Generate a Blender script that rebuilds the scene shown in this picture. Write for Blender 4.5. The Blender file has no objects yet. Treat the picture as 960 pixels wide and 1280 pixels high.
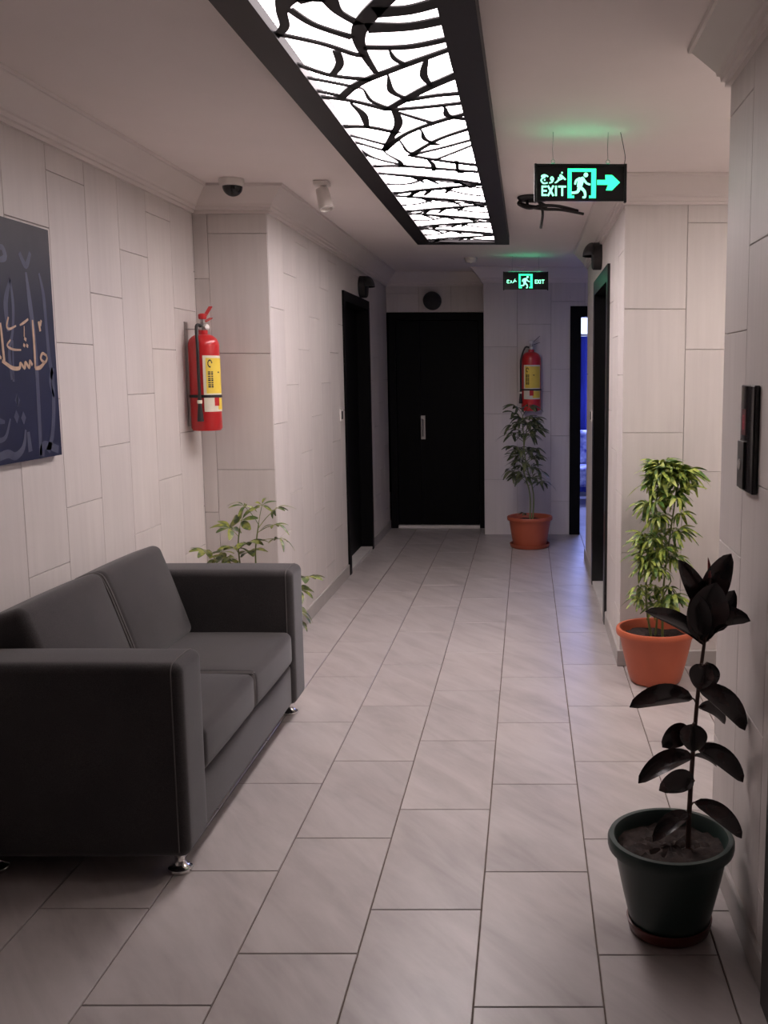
import bpy, bmesh, math, random
from mathutils import Vector, Matrix

PI = math.pi
scene = bpy.context.scene
COL = scene.collection
random.seed(7)

# ------------------------------------------------------------------ camera
cam_d = bpy.data.cameras.new('camera')
cam = bpy.data.objects.new('camera', cam_d)
COL.objects.link(cam)
cam.location = (0.0, 0.0, 1.45)
cam.rotation_euler = (math.radians(90) - math.atan(164 / 1225), 0, 0)
cam_d.sensor_fit = 'VERTICAL'
cam_d.sensor_height = 24
cam_d.sensor_width = 18
cam_d.lens = 24 * 1225 / 1280
cam_d.shift_x = (480 - 659) / 1280
cam_d.shift_y = -10 / 1280
cam_d.clip_start = 0.02
scene.camera = cam

# ------------------------------------------------------------------ world, light, exposure
world = bpy.data.worlds.new('night_interior')
scene.world = world
world.use_nodes = True
world.node_tree.nodes['Background'].inputs[0].default_value = (0.0, 0.0, 0.0, 1)
world.node_tree.nodes['Background'].inputs[1].default_value = 0.0
scene.view_settings.view_transform = 'Standard'
scene.view_settings.look = 'None'
scene.view_settings.gamma = 1
scene.view_settings.exposure = 0.0
scene.view_settings.use_curve_mapping = False
PANEL_STRENGTH = 21.0       # the long fretwork ceiling light: the only lamp of the corridor
SIGN_STRENGTH = 1.6

# bluish daylight that comes in through the window of the side room
wl_d = bpy.data.lights.new('side_room_daylight', 'AREA')
wl = bpy.data.objects.new('side_room_daylight', wl_d)
COL.objects.link(wl)
wl.location = (1.25, 11.40, 1.75)
wl.rotation_euler = (math.radians(-62), 0, math.radians(8))
wl_d.shape = 'RECTANGLE'
wl_d.size = 1.4
wl_d.size_y = 0.5
wl_d.energy = 85
wl_d.color = (0.30, 0.38, 1.0)

# ------------------------------------------------------------------ materials
MATS = {}
def mat(name, color, rough=0.6, metal=0.0, spec=0.5, coat=0.0, emit=None, estr=0.0):
    if name in MATS:
        return MATS[name]
    m = bpy.data.materials.new(name)
    m.use_nodes = True
    b = m.node_tree.nodes['Principled BSDF']
    b.inputs['Base Color'].default_value = (*color, 1)
    b.inputs['Roughness'].default_value = rough
    b.inputs['Metallic'].default_value = metal
    b.inputs['Specular IOR Level'].default_value = spec
    b.inputs['Coat Weight'].default_value = coat
    if emit:
        b.inputs['Emission Color'].default_value = (*emit, 1)
        b.inputs['Emission Strength'].default_value = estr
    MATS[name] = m
    return m

def N(nt, t, **kw):
    n = nt.nodes.new(t)
    for k, v in kw.items():
        setattr(n, k, v)
    return n

def local_coord(nt, random_shift=True, scale=(1, 1, 1), rotz=0.0):
    tc = N(nt, 'ShaderNodeTexCoord')
    out = tc.outputs['Object']
    if random_shift:
        oi = N(nt, 'ShaderNodeObjectInfo')
        mul = N(nt, 'ShaderNodeVectorMath', operation='SCALE')
        cmb = N(nt, 'ShaderNodeCombineXYZ')
        nt.links.new(oi.outputs['Random'], cmb.inputs[0])
        nt.links.new(oi.outputs['Random'], cmb.inputs[1])
        nt.links.new(oi.outputs['Random'], cmb.inputs[2])
        nt.links.new(cmb.outputs[0], mul.inputs[0])
        mul.inputs['Scale'].default_value = 37.0
        add = N(nt, 'ShaderNodeVectorMath', operation='ADD')
        nt.links.new(out, add.inputs[0]); nt.links.new(mul.outputs[0], add.inputs[1])
        out = add.outputs[0]
    if rotz:
        r = N(nt, 'ShaderNodeMapping'); r.inputs['Rotation'].default_value = (0, 0, rotz)
        nt.links.new(out, r.inputs[0]); out = r.outputs[0]
    mp = N(nt, 'ShaderNodeMapping')
    mp.inputs['Scale'].default_value = scale
    nt.links.new(out, mp.inputs[0])
    return mp.outputs[0]

def noise(nt, vec, scale, detail=4, rough=0.55, dist=0.0):
    n = N(nt, 'ShaderNodeTexNoise')
    n.inputs['Scale'].default_value = scale
    n.inputs['Detail'].default_value = detail
    n.inputs['Roughness'].default_value = rough
    n.inputs['Distortion'].default_value = dist
    nt.links.new(vec, n.inputs['Vector'])
    return n.outputs['Fac']

def ramp(nt, fac, stops):
    r = N(nt, 'ShaderNodeValToRGB')
    el = r.color_ramp.elements
    while len(el) < len(stops):
        el.new(0.5)
    for e, (p, c) in zip(el, stops):
        e.position = p
        e.color = (*c, 1)
    nt.links.new(fac, r.inputs[0])
    return r.outputs[0]

def mixc(nt, fac, a, b, mode='MIX'):
    m = N(nt, 'ShaderNodeMix', data_type='RGBA', blend_type=mode)
    if isinstance(fac, (int, float)): m.inputs[0].default_value = fac
    else: nt.links.new(fac, m.inputs[0])
    for i, v in ((6, a), (7, b)):
        if isinstance(v, tuple): m.inputs[i].default_value = (*v, 1)
        else: nt.links.new(v, m.inputs[i])
    return m.outputs[2]

def bump(nt, height, bsdf, strength, dist=0.001):
    b = N(nt, 'ShaderNodeBump')
    b.inputs['Strength'].default_value = strength
    b.inputs['Distance'].default_value = dist
    nt.links.new(height, b.inputs['Height'])
    nt.links.new(b.outputs[0], bsdf.inputs['Normal'])

def wall_tile_material():
    m = mat('wall_tile', (0.62, 0.56, 0.53), 0.5, spec=0.35)
    nt = m.node_tree; b = nt.nodes['Principled BSDF']
    v = local_coord(nt, True, (26, 1.1, 1))
    f = noise(nt, v, 1.6, 5, 0.6)
    v2 = local_coord(nt, True, (3, 1.0, 1))
    f2 = noise(nt, v2, 1.3, 3)
    c = ramp(nt, f, [(0.25, (0.60, 0.553, 0.523)), (0.55, (0.635, 0.587, 0.555)), (0.8, (0.66, 0.61, 0.58))])
    c2 = ramp(nt, f2, [(0.3, (0.90, 0.90, 0.91)), (0.7, (1.0, 1.0, 1.0))])
    c = mixc(nt, 1.0, c, c2, 'MULTIPLY')
    nt.links.new(c, b.inputs['Base Color'])
    bump(nt, f, b, 0.05, 0.001)
    return m

def floor_tile_material():
    m = mat('floor_tile', (0.4, 0.37, 0.35), 0.3, spec=0.5)
    nt = m.node_tree; b = nt.nodes['Principled BSDF']
    v = local_coord(nt, True, (5.0, 1.0, 1), math.radians(-35))
    f = noise(nt, v, 2.0, 7, 0.6, 0.5)
    v2 = local_coord(nt, True, (1, 1, 1))
    f2 = noise(nt, v2, 2.2, 3, 0.5, 0.3)
    v3 = local_coord(nt, True, (7.0, 1.1, 1), math.radians(-38))
    f3 = noise(nt, v3, 1.6, 5, 0.6, 0.6)
    c = ramp(nt, f, [(0.28, (0.315, 0.283, 0.270)), (0.5, (0.39, 0.352, 0.337)), (0.75, (0.455, 0.415, 0.40))])
    c2 = ramp(nt, f2, [(0.25, (0.86, 0.86, 0.875)), (0.75, (1.05, 1.045, 1.04))])
    c = mixc(nt, 1.0, c, c2, 'MULTIPLY')
    vein = ramp(nt, f3, [(0.40, (0, 0, 0)), (0.62, (0.35, 0.35, 0.35)), (0.80, (0.6, 0.6, 0.6))])
    c = mixc(nt, vein, c, (0.50, 0.465, 0.455))
    nt.links.new(c, b.inputs['Base Color'])
    rr = ramp(nt, f2, [(0.3, (0.33, 0.33, 0.33)), (0.7, (0.38, 0.38, 0.38))])
    nt.links.new(rr, b.inputs['Roughness'])
    bump(nt, f, b, 0.06, 0.001)
    return m

def noisy(name, c0, c1, scale, rough, bstr=0.0, spec=0.5, stretch=(1, 1, 1), coat=0.0):
    m = mat(name, c0, rough, spec=spec, coat=coat)
    nt = m.node_tree; b = nt.nodes['Principled BSDF']
    f = noise(nt, local_coord(nt, False, stretch), scale, 5)
    nt.links.new(ramp(nt, f, [(0.3, c0), (0.7, c1)]), b.inputs['Base Color'])
    if bstr: bump(nt, f, b, bstr, 0.002)
    return m

def fabric_material():
    m = mat('charcoal_fabric', (0.035, 0.032, 0.034), 0.92, spec=0.2)
    nt = m.node_tree; b = nt.nodes['Principled BSDF']
    v = local_coord(nt, False)
    w1 = N(nt, 'ShaderNodeTexWave', wave_type='BANDS', bands_direction='DIAGONAL')
    w1.inputs['Scale'].default_value = 160; w1.inputs['Distortion'].default_value = 2.0
    nt.links.new(v, w1.inputs['Vector'])
    f = noise(nt, v, 420, 3)
    f2 = noise(nt, v, 6, 3)
    c = ramp(nt, f, [(0.3, (0.026, 0.024, 0.025)), (0.7, (0.054, 0.049, 0.050))])
    c2 = ramp(nt, f2, [(0.3, (0.85, 0.85, 0.86)), (0.7, (1.1, 1.08, 1.06))])
    nt.links.new(mixc(nt, 1.0, c, c2, 'MULTIPLY'), b.inputs['Base Color'])
    bump(nt, w1.outputs['Fac'], b, 0.25, 0.001)
    b.inputs['Sheen Weight'].default_value = 0.25
    b.inputs['Sheen Roughness'].default_value = 0.5
    return m

def leaf_material(name, dark, light, scale=28, rough=0.42, coat=0.0, trans=0.0):
    m = mat(name, dark, rough, coat=coat)
    nt = m.node_tree; b = nt.nodes['Principled BSDF']
    f = noise(nt, local_coord(nt, True), scale, 3)
    nt.links.new(ramp(nt, f, [(0.42, dark), (0.60, light)]), b.inputs['Base Color'])
    return m

wall_tile_material(); floor_tile_material(); fabric_material()
noisy('ceiling_paint', (0.83, 0.76, 0.73), (0.86, 0.785, 0.755), 3, 0.8, 0.05)
noisy('moulding_paint', (0.70, 0.64, 0.61), (0.73, 0.67, 0.64), 4, 0.6)
noisy('wall_grout', (0.30, 0.265, 0.245), (0.36, 0.32, 0.295), 30, 0.9)
noisy('floor_grout', (0.13, 0.10, 0.08), (0.18, 0.145, 0.12), 25, 0.9)
noisy('baseboard_tile', (0.36, 0.335, 0.315), (0.42, 0.39, 0.37), 8, 0.45)
noisy('black_wood', (0.0032, 0.0030, 0.0036), (0.0050, 0.0046, 0.0052), 6, 0.5, 0.0, 0.08, (6, 6, 1))
noisy('black_lacquer', (0.0035, 0.0032, 0.0038), (0.0050, 0.0046, 0.0052), 6, 0.27, 0.0, 0.5, (6, 6, 1))
noisy('light_frame_lacquer', (0.012, 0.010, 0.012), (0.017, 0.014, 0.016), 8, 0.5, spec=0.3)
noisy('terracotta_plastic', (0.43, 0.092, 0.040), (0.50, 0.112, 0.048), 5, 0.42)
noisy('terracotta_dark', (0.36, 0.078, 0.038), (0.42, 0.095, 0.045), 5, 0.5)
noisy('green_plastic', (0.014, 0.030, 0.026), (0.020, 0.040, 0.034), 5, 0.38)
noisy('saucer_plastic', (0.09, 0.020, 0.016), (0.12, 0.028, 0.022), 5, 0.45)
noisy('soil', (0.008, 0.005, 0.004), (0.038, 0.022, 0.017), 60, 0.95, 0.9)
noisy('brown_stem', (0.045, 0.018, 0.014), (0.08, 0.035, 0.025), 40, 0.6)
noisy('green_stem', (0.13, 0.17, 0.05), (0.20, 0.23, 0.08), 40, 0.6)
leaf_material('rubber_leaf', (0.012, 0.009, 0.010), (0.036, 0.018, 0.018), 14, 0.24, 0.35)
leaf_material('bright_leaf', (0.05, 0.115, 0.02), (0.36, 0.42, 0.075), 34, 0.42)
leaf_material('dark_leaf', (0.035, 0.052, 0.022), (0.13, 0.145, 0.065), 30, 0.45)
leaf_material('sofa_leaf', (0.05, 0.085, 0.02), (0.26, 0.28, 0.05), 24, 0.42)
noisy('red_bud', (0.20, 0.03, 0.03), (0.25, 0.04, 0.04), 20, 0.5)
noisy('red_enamel', (0.52, 0.018, 0.02), (0.56, 0.022, 0.024), 6, 0.28, coat=0.3)
noisy('label_yellow', (0.80, 0.58, 0.06), (0.84, 0.63, 0.09), 20, 0.5)
noisy('label_white', (0.72, 0.66, 0.52), (0.78, 0.72, 0.58), 20, 0.5)
noisy('print_black', (0.02, 0.018, 0.018), (0.03, 0.028, 0.028), 20, 0.6)
noisy('rubber_black', (0.012, 0.011, 0.011), (0.02, 0.018, 0.018), 30, 0.55)
noisy('white_plastic', (0.70, 0.66, 0.62), (0.74, 0.70, 0.66), 10, 0.4)
noisy('smoked_acrylic', (0.010, 0.010, 0.011), (0.014, 0.014, 0.015), 10, 0.3, spec=0.3)
noisy('marble_threshold', (0.55, 0.52, 0.50), (0.66, 0.63, 0.60), 9, 0.4)
noisy('stitching', (0.11, 0.103, 0.10), (0.13, 0.12, 0.118), 60, 0.9)
noisy('blue_curtain', (0.035, 0.045, 0.26), (0.05, 0.065, 0.36), 3, 0.9, stretch=(12, 1, 1))
noisy('patterned_cover', (0.05, 0.06, 0.30), (0.75, 0.75, 0.82), 14, 0.9)
noisy('side_room_paint', (0.62, 0.62, 0.66), (0.66, 0.66, 0.70), 4, 0.8)
noisy('gold_print', (0.42, 0.28, 0.17), (0.62, 0.43, 0.28), 40, 0.5)
noisy('pale_print', (0.028, 0.032, 0.062), (0.065, 0.070, 0.105), 9, 0.5)
mat('chrome', (0.75, 0.74, 0.73), 0.12, 1.0)
mat('steel', (0.42, 0.40, 0.39), 0.35, 1.0)
mat('dark_steel', (0.10, 0.095, 0.092), 0.45, 0.8)
mat('black_glass', (0.006, 0.004, 0.005), 0.15)
mat('dome_glass', (0.008, 0.008, 0.009), 0.12)
PANEL_LEVEL = [0.20, 0.45, 1.1, 1.15, 1.05, 0.60, 0.42]      # the seven panels differ in output
for i, lv in enumerate(PANEL_LEVEL):
    mat('diffuser_glow_%d' % (i + 1), (0.9, 0.88, 0.86), 0.5, emit=(1.0, 0.885, 0.895), estr=PANEL_STRENGTH * lv)
mat('lobby_glow', (0.9, 0.88, 0.86), 0.5, emit=(1.0, 0.90, 0.87), estr=PANEL_STRENGTH * 1.0)
mat('sign_glow', (0.02, 0.3, 0.2), 0.5, emit=(0.03, 1.0, 0.38), estr=SIGN_STRENGTH * 1.3)
mat('sign_glow_white', (0.1, 0.4, 0.3), 0.5, emit=(0.28, 1.0, 0.60), estr=SIGN_STRENGTH * 1.3)
mat('sign_leak', (0.02, 0.3, 0.2), 0.5, emit=(0.06, 1.0, 0.45), estr=SIGN_STRENGTH * 4)
mat('red_display', (0.05, 0.0, 0.0), 0.4, emit=(1.0, 0.05, 0.09), estr=0.008)
mat('red_digit', (0.05, 0.0, 0.0), 0.4, emit=(1.0, 0.10, 0.16), estr=0.14)
mat('window_glow', (0.8, 0.85, 0.9), 0.5, emit=(0.80, 0.90, 1.0), estr=1.3)
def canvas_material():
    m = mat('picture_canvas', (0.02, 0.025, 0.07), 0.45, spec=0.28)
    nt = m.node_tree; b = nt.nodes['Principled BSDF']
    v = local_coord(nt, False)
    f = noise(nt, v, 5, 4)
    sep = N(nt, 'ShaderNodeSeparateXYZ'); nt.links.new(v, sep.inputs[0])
    c = ramp(nt, sep.outputs['Z'], [(0.0, (0.007, 0.009, 0.030)), (0.30, (0.006, 0.007, 0.022)), (0.50, (0.007, 0.007, 0.012)), (0.78, (0.040, 0.036, 0.038))])  # grey towards the top imitates a hazy reflection, painted into the canvas colour
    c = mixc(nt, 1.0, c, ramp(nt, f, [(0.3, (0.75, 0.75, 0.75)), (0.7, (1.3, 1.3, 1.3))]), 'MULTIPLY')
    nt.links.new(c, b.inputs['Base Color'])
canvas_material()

# ------------------------------------------------------------------ mesh helpers
class MB:
    """collects faces; build() links them as one mesh object"""
    def __init__(self):
        self.v = []; self.f = []
    def add(self, verts, faces):
        o = len(self.v)
        self.v += [tuple(q) for q in verts]
        self.f += [tuple(i + o for i in f) for f in faces]
        return self
    def box(self, lo, hi):
        x0, y0, z0 = lo; x1, y1, z1 = hi
        self.add([(x0,y0,z0),(x1,y0,z0),(x1,y1,z0),(x0,y1,z0),(x0,y0,z1),(x1,y0,z1),(x1,y1,z1),(x0,y1,z1)],
                 [(0,3,2,1),(4,5,6,7),(0,1,5,4),(1,2,6,5),(2,3,7,6),(3,0,4,7)])
        return self
    def lathe(self, prof, n=32, origin=(0,0,0), axis=(0,0,1), cap=True):
        A = Vector(axis).normalized()
        T = A.orthogonal().normalized(); B = A.cross(T)
        O = Vector(origin); vs = []; fs = []
        for r, h in prof:
            for i in range(n):
                a = 2 * PI * i / n
                vs.append(O + A * h + (T * math.cos(a) + B * math.sin(a)) * r)
        for k in range(len(prof) - 1):
            for i in range(n):
                j = (i + 1) % n
                fs.append((k*n+i, k*n+j, (k+1)*n+j, (k+1)*n+i))
        if cap:
            fs.append(tuple(range(n - 1, -1, -1)))
            fs.append(tuple((len(prof) - 1) * n + i for i in range(n)))
        return self.add(vs, fs)
    def tube(self, pts, rad, n=8, cap=True):
        pts = [Vector(p) for p in pts]
        if not isinstance(rad, (list, tuple)): rad = [rad] * len(pts)
        vs = []; fs = []; up = None
        for k, p in enumerate(pts):
            d = (pts[min(k+1, len(pts)-1)] - pts[max(k-1, 0)]).normalized()
            if up is None: up = d.orthogonal().normalized()
            up = (up - d * up.dot(d)).normalized()
            s = d.cross(up)
            for i in range(n):
                a = 2 * PI * i / n
                vs.append(p + (up * math.cos(a) + s * math.sin(a)) * rad[k])
        for k in range(len(pts) - 1):
            for i in range(n):
                j = (i + 1) % n
                fs.append((k*n+i, k*n+j, (k+1)*n+j, (k+1)*n+i))
        if cap:
            fs.append(tuple(range(n - 1, -1, -1)))
            fs.append(tuple((len(pts) - 1) * n + i for i in range(n)))
        return self.add(vs, fs)
    def prism(self, poly, O, U, V, Nn, d0, d1):
        """extrude a 2D polygon lying in the frame (O,U,V) from d0 to d1 along Nn"""
        O, U, V, Nn = map(Vector, (O, U, V, Nn))
        n = len(poly)
        vs = [O + U*a + V*b + Nn*d0 for a, b in poly] + [O + U*a + V*b + Nn*d1 for a, b in poly]
        fs = [tuple(range(n - 1, -1, -1)), tuple(range(n, 2*n))] + [(i, (i+1) % n, n + (i+1) % n, n + i) for i in range(n)]
        return self.add(vs, fs)
    def ribbon(self, pts, O, U, V, Nn, d0, d1, sub=5):
        """flat stroke of varying width (u, v, width) with thickness"""
        O, U, V, Nn = map(Vector, (O, U, V, Nn))
        P = smooth(pts, sub)
        vs = []; fs = []
        for k, (a, b, w) in enumerate(P):
            a0, b0, _ = P[max(k-1, 0)]; a1, b1, _ = P[min(k+1, len(P)-1)]
            dx, dy = a1 - a0, b1 - b0
            l = math.hypot(dx, dy) or 1
            nx, ny = -dy / l * w / 2, dx / l * w / 2
            for d in (d0, d1):
                vs.append(O + U*(a+nx) + V*(b+ny) + Nn*d)
                vs.append(O + U*(a-nx) + V*(b-ny) + Nn*d)
        for k in range(len(P) - 1):
            a = 4 * k; b = a + 4
            fs += [(a+2, a+3, b+3, b+2), (a, b, b+1, a+1), (a, a+2, b+2, b), (a+1, b+1, b+3, a+3)]
        e = 4 * (len(P) - 1)
        fs += [(0, 1, 3, 2), (e, e+2, e+3, e+1)]
        return self.add(vs, fs)
    def mesh(self, name, smooth_shade=False, fix=True):
        me = bpy.data.meshes.new(name)
        me.from_pydata(self.v, [], self.f)
        if fix:
            bm = bmesh.new(); bm.from_mesh(me)
            bmesh.ops.recalc_face_normals(bm, faces=bm.faces)
            bm.to_mesh(me); bm.free()
        if smooth_shade:
            me.polygons.foreach_set('use_smooth', [True] * len(me.polygons))
            try: me.set_sharp_from_angle(angle=math.radians(smooth_shade if smooth_shade is not True else 40))
            except Exception: pass
        me.update()
        return me
    def build(self, name, material, parent=None, smooth_shade=False, fix=True):
        return link(name, self.mesh(name, smooth_shade, fix), material, parent)

def smooth(pts, sub):
    if len(pts) < 3: return [tuple(p) for p in pts]
    P = [pts[0]] + list(pts) + [pts[-1]]
    out = []
    for i in range(1, len(P) - 2):
        for s in range(sub):
            t = s / sub
            q = []
            for a, b, c, d in zip(P[i-1], P[i], P[i+1], P[i+2]):
                q.append(0.5 * (2*b + (c-a)*t + (2*a-5*b+4*c-d)*t*t + (3*b-a-3*c+d)*t**3))
            out.append(tuple(q))
    out.append(tuple(pts[-1]))
    return out

def link(name, me, material, parent=None):
    o = bpy.data.objects.new(name, me)
    COL.objects.link(o)
    if material:
        if not me.materials: me.materials.append(MATS[material])
    if parent: o.parent = parent
    return o

def tag(o, label, cat, group=None):
    o['label'] = label; o['category'] = cat
    if group: o['group'] = group
    return o

def thing(name, label, cat, loc=(0, 0, 0), group=None):
    o = bpy.data.objects.new(name, None)
    o.empty_display_size = 0.05
    COL.objects.link(o); o.location = loc
    return tag(o, label, cat, group)

def struct(o):
    o['kind'] = 'structure'
    return o

def rounded(size, r, k=4, n=8, puff=(0, 0, 0)):
    """rounded box centred at the origin; puff bulges the faces outward"""
    hx, hy, hz = [s / 2 for s in size]
    def ax(h):
        ts = [math.tan(PI / 4 * i / k) * r for i in range(k + 1)]
        m = h - r
        mid = [-m + 2 * m * i / n for i in range(1, n)]
        return [-m - t for t in reversed(ts)] + mid + [m + t for t in ts]
    H = (hx, hy, hz); A = [ax(h) for h in H]
    bm = bmesh.new()
    for w in range(3):
        u, v = (w + 1) % 3, (w + 2) % 3
        for s in (-1, 1):
            grid = []
            for a in A[u]:
                row = []
                for b in A[v]:
                    p = [0, 0, 0]; p[u] = a; p[v] = b; p[w] = s * H[w]
                    inner = [max(-(H[i]-r), min(H[i]-r, p[i])) for i in range(3)]
                    d = Vector(p) - Vector(inner)
                    q = Vector(inner) + d.normalized() * r
                    c = [max(-1, min(1, q[i] / H[i])) for i in range(3)]
                    for i in range(3):
                        j, l = (i+1) % 3, (i+2) % 3
                        q[i] += puff[i] * c[i] * (1 - c[j]**2) * (1 - c[l]**2)
                    row.append(bm.verts.new(q))
                grid.append(row)
            for i in range(len(grid) - 1):
                for j in range(len(grid[0]) - 1):
                    bm.faces.new((grid[i][j], grid[i+1][j], grid[i+1][j+1], grid[i][j+1]))
    bmesh.ops.remove_doubles(bm, verts=bm.verts, dist=1e-5)
    bmesh.ops.recalc_face_normals(bm, faces=bm.faces)
    me = bpy.data.meshes.new('rounded')
    bm.to_mesh(me); bm.free()
    me.polygons.foreach_set('use_smooth', [True] * len(me.polygons))
    return me

def rbox(name, lo, hi, r, material, parent, **kw):
    c = [(a + b) / 2 for a, b in zip(lo, hi)]
    me = rounded([b - a for a, b in zip(lo, hi)], r, **kw)
    me.name = name
    o = link(name, me, material, parent)
    o.location = c
    return o

# ------------------------------------------------------------------ traced data (metres)
STROKES=[
 [(-0.543, 2.388, 0.0171), (-0.585, 2.473, 0.0185), (-0.607, 2.587, 0.015), (-0.607, 2.667, 0.009)],
 [(-0.566, 2.468, 0.0142), (-0.529, 2.575, 0.0105), (-0.45, 2.667, 0.011)],
 [(-0.622, 2.631, 0.0063), (-0.541, 2.714, 0.0063), (-0.469, 2.802, 0.0074)],
 [(-0.315, 2.378, 0.023), (-0.387, 2.517, 0.0257), (-0.43, 2.636, 0.027), (-0.443, 2.782, 0.0205), (-0.436, 2.971, 0.0138)],
 [(-0.468, 2.378, 0.0185), (-0.453, 2.484, 0.0171), (-0.416, 2.568, 0.015)],
 [(-0.366, 2.484, 0.015), (-0.284, 2.473, 0.0114), (-0.196, 2.419, 0.0122)],
 [(-0.403, 2.592, 0.015), (-0.298, 2.587, 0.0105), (-0.196, 2.54, 0.0105)],
 [(-0.437, 2.746, 0.0063), (-0.317, 2.741, 0.0066), (-0.199, 2.677, 0.0068)],
 [(-0.589, 3.233, 0.0137), (-0.507, 3.077, 0.0126), (-0.377, 2.93, 0.0099), (-0.195, 2.754, 0.0071)],
 [(-0.369, 2.768, 0.0047), (-0.365, 2.839, 0.0115), (-0.343, 2.893, 0.0104)],
 [(-0.513, 2.774, 0.0173), (-0.525, 2.884, 0.0165), (-0.564, 2.984, 0.0126)],
 [(-0.643, 2.878, 0.0078), (-0.57, 2.993, 0.0069), (-0.46, 3.033, 0.0069)],
 [(-0.642, 3.01, 0.0052), (-0.584, 3.06, 0.0054), (-0.531, 3.102, 0.0054)],
 [(-0.649, 3.141, 0.0056), (-0.581, 3.207, 0.0075)],
 [(-0.648, 3.214, 0.0075), (-0.56, 3.26, 0.0078), (-0.458, 3.369, 0.0098)],
 [(-0.464, 3.373, 0.0117), (-0.325, 3.148, 0.015), (-0.201, 2.984, 0.0155)],
 [(-0.405, 2.993, 0.0052), (-0.417, 3.148, 0.0187), (-0.385, 3.233, 0.0117)],
 [(-0.501, 3.13, 0.0047), (-0.496, 3.26, 0.0113), (-0.451, 3.353, 0.0101)],
 [(-0.279, 2.848, 0.0099), (-0.301, 2.993, 0.0198), (-0.288, 3.105, 0.0108)],
 [(-0.39, 3.26, 0.0066), (-0.289, 3.203, 0.0066), (-0.206, 3.177, 0.0075)],
 [(-0.447, 3.369, 0.0068), (-0.323, 3.332, 0.0059), (-0.209, 3.284, 0.0068)],
 [(-0.565, 3.292, 0.0075), (-0.55, 3.424, 0.0223), (-0.565, 3.606, 0.0152)],
 [(-0.437, 3.373, 0.0195), (-0.445, 3.536, 0.0231), (-0.487, 3.705, 0.0174), (-0.558, 3.966, 0.0163)],
 [(-0.428, 3.403, 0.0071), (-0.332, 3.536, 0.0095)],
 [(-0.677, 3.592, 0.0084), (-0.561, 3.597, 0.0084), (-0.464, 3.685, 0.0098)],
 [(-0.653, 3.705, 0.0076), (-0.541, 3.863, 0.0093)],
 [(-0.654, 3.809, 0.0079), (-0.564, 3.954, 0.0093)],
 [(-0.558, 3.966, 0.014), (-0.445, 3.705, 0.0109), (-0.32, 3.536, 0.0101), (-0.207, 3.416, 0.0091)],
 [(-0.268, 3.349, 0.0078), (-0.265, 3.446, 0.0142), (-0.239, 3.495, 0.0081)],
 [(-0.378, 3.645, 0.0063), (-0.378, 3.782, 0.0158), (-0.336, 3.863, 0.0116)],
 [(-0.469, 4.055, 0.012), (-0.331, 3.782, 0.0101), (-0.212, 3.616, 0.0105)],
 [(-0.475, 3.798, 0.0067), (-0.468, 3.977, 0.0116), (-0.436, 4.037, 0.0096)],
 [(-0.221, 3.504, 0.0101), (-0.251, 3.665, 0.0174)],
 [(-0.649, 3.908, 0.0101), (-0.615, 4.098, 0.0099), (-0.511, 4.241, 0.0099)],
 [(-0.552, 4.037, 0.007), (-0.522, 4.162, 0.0149), (-0.528, 4.261, 0.0153)],
 [(-0.453, 4.037, 0.0084), (-0.331, 3.92, 0.007), (-0.207, 3.782, 0.0076)],
 [(-0.361, 4.111, 0.0074), (-0.212, 3.863, 0.0067)],
 [(-0.468, 4.049, 0.0096), (-0.35, 4.149, 0.0096), (-0.211, 4.241, 0.0111)],
 [(-0.406, 4.098, 0.0072), (-0.391, 4.227, 0.0179), (-0.402, 4.351, 0.0128)],
 [(-0.29, 4.162, 0.0124), (-0.296, 4.379, 0.0131)],
 [(-0.647, 3.931, 0.0093), (-0.645, 4.037, 0.0144), (-0.615, 4.098, 0.0074)],
 [(-0.651, 4.261, 0.0077), (-0.5, 4.261, 0.0089), (-0.218, 4.379, 0.0092)],
]
PALE  =[
 [(3.265, 1.775, 0.007), (3.279, 1.671, 0.015), (3.294, 1.515, 0.0135), (3.292, 1.333, 0.0126), (3.285, 1.165, 0.0112)],
 [(3.162, 1.744, 0.0065), (3.126, 1.667, 0.014), (3.13, 1.579, 0.0091)],
 [(3.162, 1.744, 0.0065), (3.17, 1.663, 0.0091), (3.156, 1.58, 0.0078), (3.127, 1.511, 0.0091), (3.136, 1.429, 0.0112)],
 [(3.352, 1.78, 0.006), (3.373, 1.713, 0.0112), (3.379, 1.619, 0.0105), (3.385, 1.516, 0.012), (3.402, 1.397, 0.0135), (3.38, 1.255, 0.0135), (3.336, 1.183, 0.0154)],
 [(3.41, 1.468, 0.0105), (3.383, 1.42, 0.012), (3.404, 1.367, 0.0045)],
 [(3.026, 1.191, 0.0143), (3.079, 1.197, 0.0154), (3.124, 1.186, 0.014), (3.175, 1.21, 0.0112), (3.197, 1.266, 0.0056)],
 [(3.212, 1.258, 0.0098), (3.218, 1.193, 0.015)],
 [(3.041, 1.302, 0.0112), (3.072, 1.297, 0.0056)],
 [(3.033, 1.241, 0.0091), (3.073, 1.252, 0.0078), (3.106, 1.306, 0.0042)],
 [(3.231, 1.833, 0.0098), (3.268, 1.796, 0.0126), (3.302, 1.842, 0.0084)],
 [(3.107, 1.796, 0.0084), (3.141, 1.809, 0.013), (3.131, 1.835, 0.0112), (3.112, 1.836, 0.0084)],
 [(3.159, 1.38, 0.0028), (3.155, 1.345, 0.0028)],
 [(3.153, 1.553, 0.0042), (3.142, 1.422, 0.007)],
 [(3.292, 1.165, 0.018), (3.313, 1.207, 0.0168), (3.412, 1.185, 0.015)],
]
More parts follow.
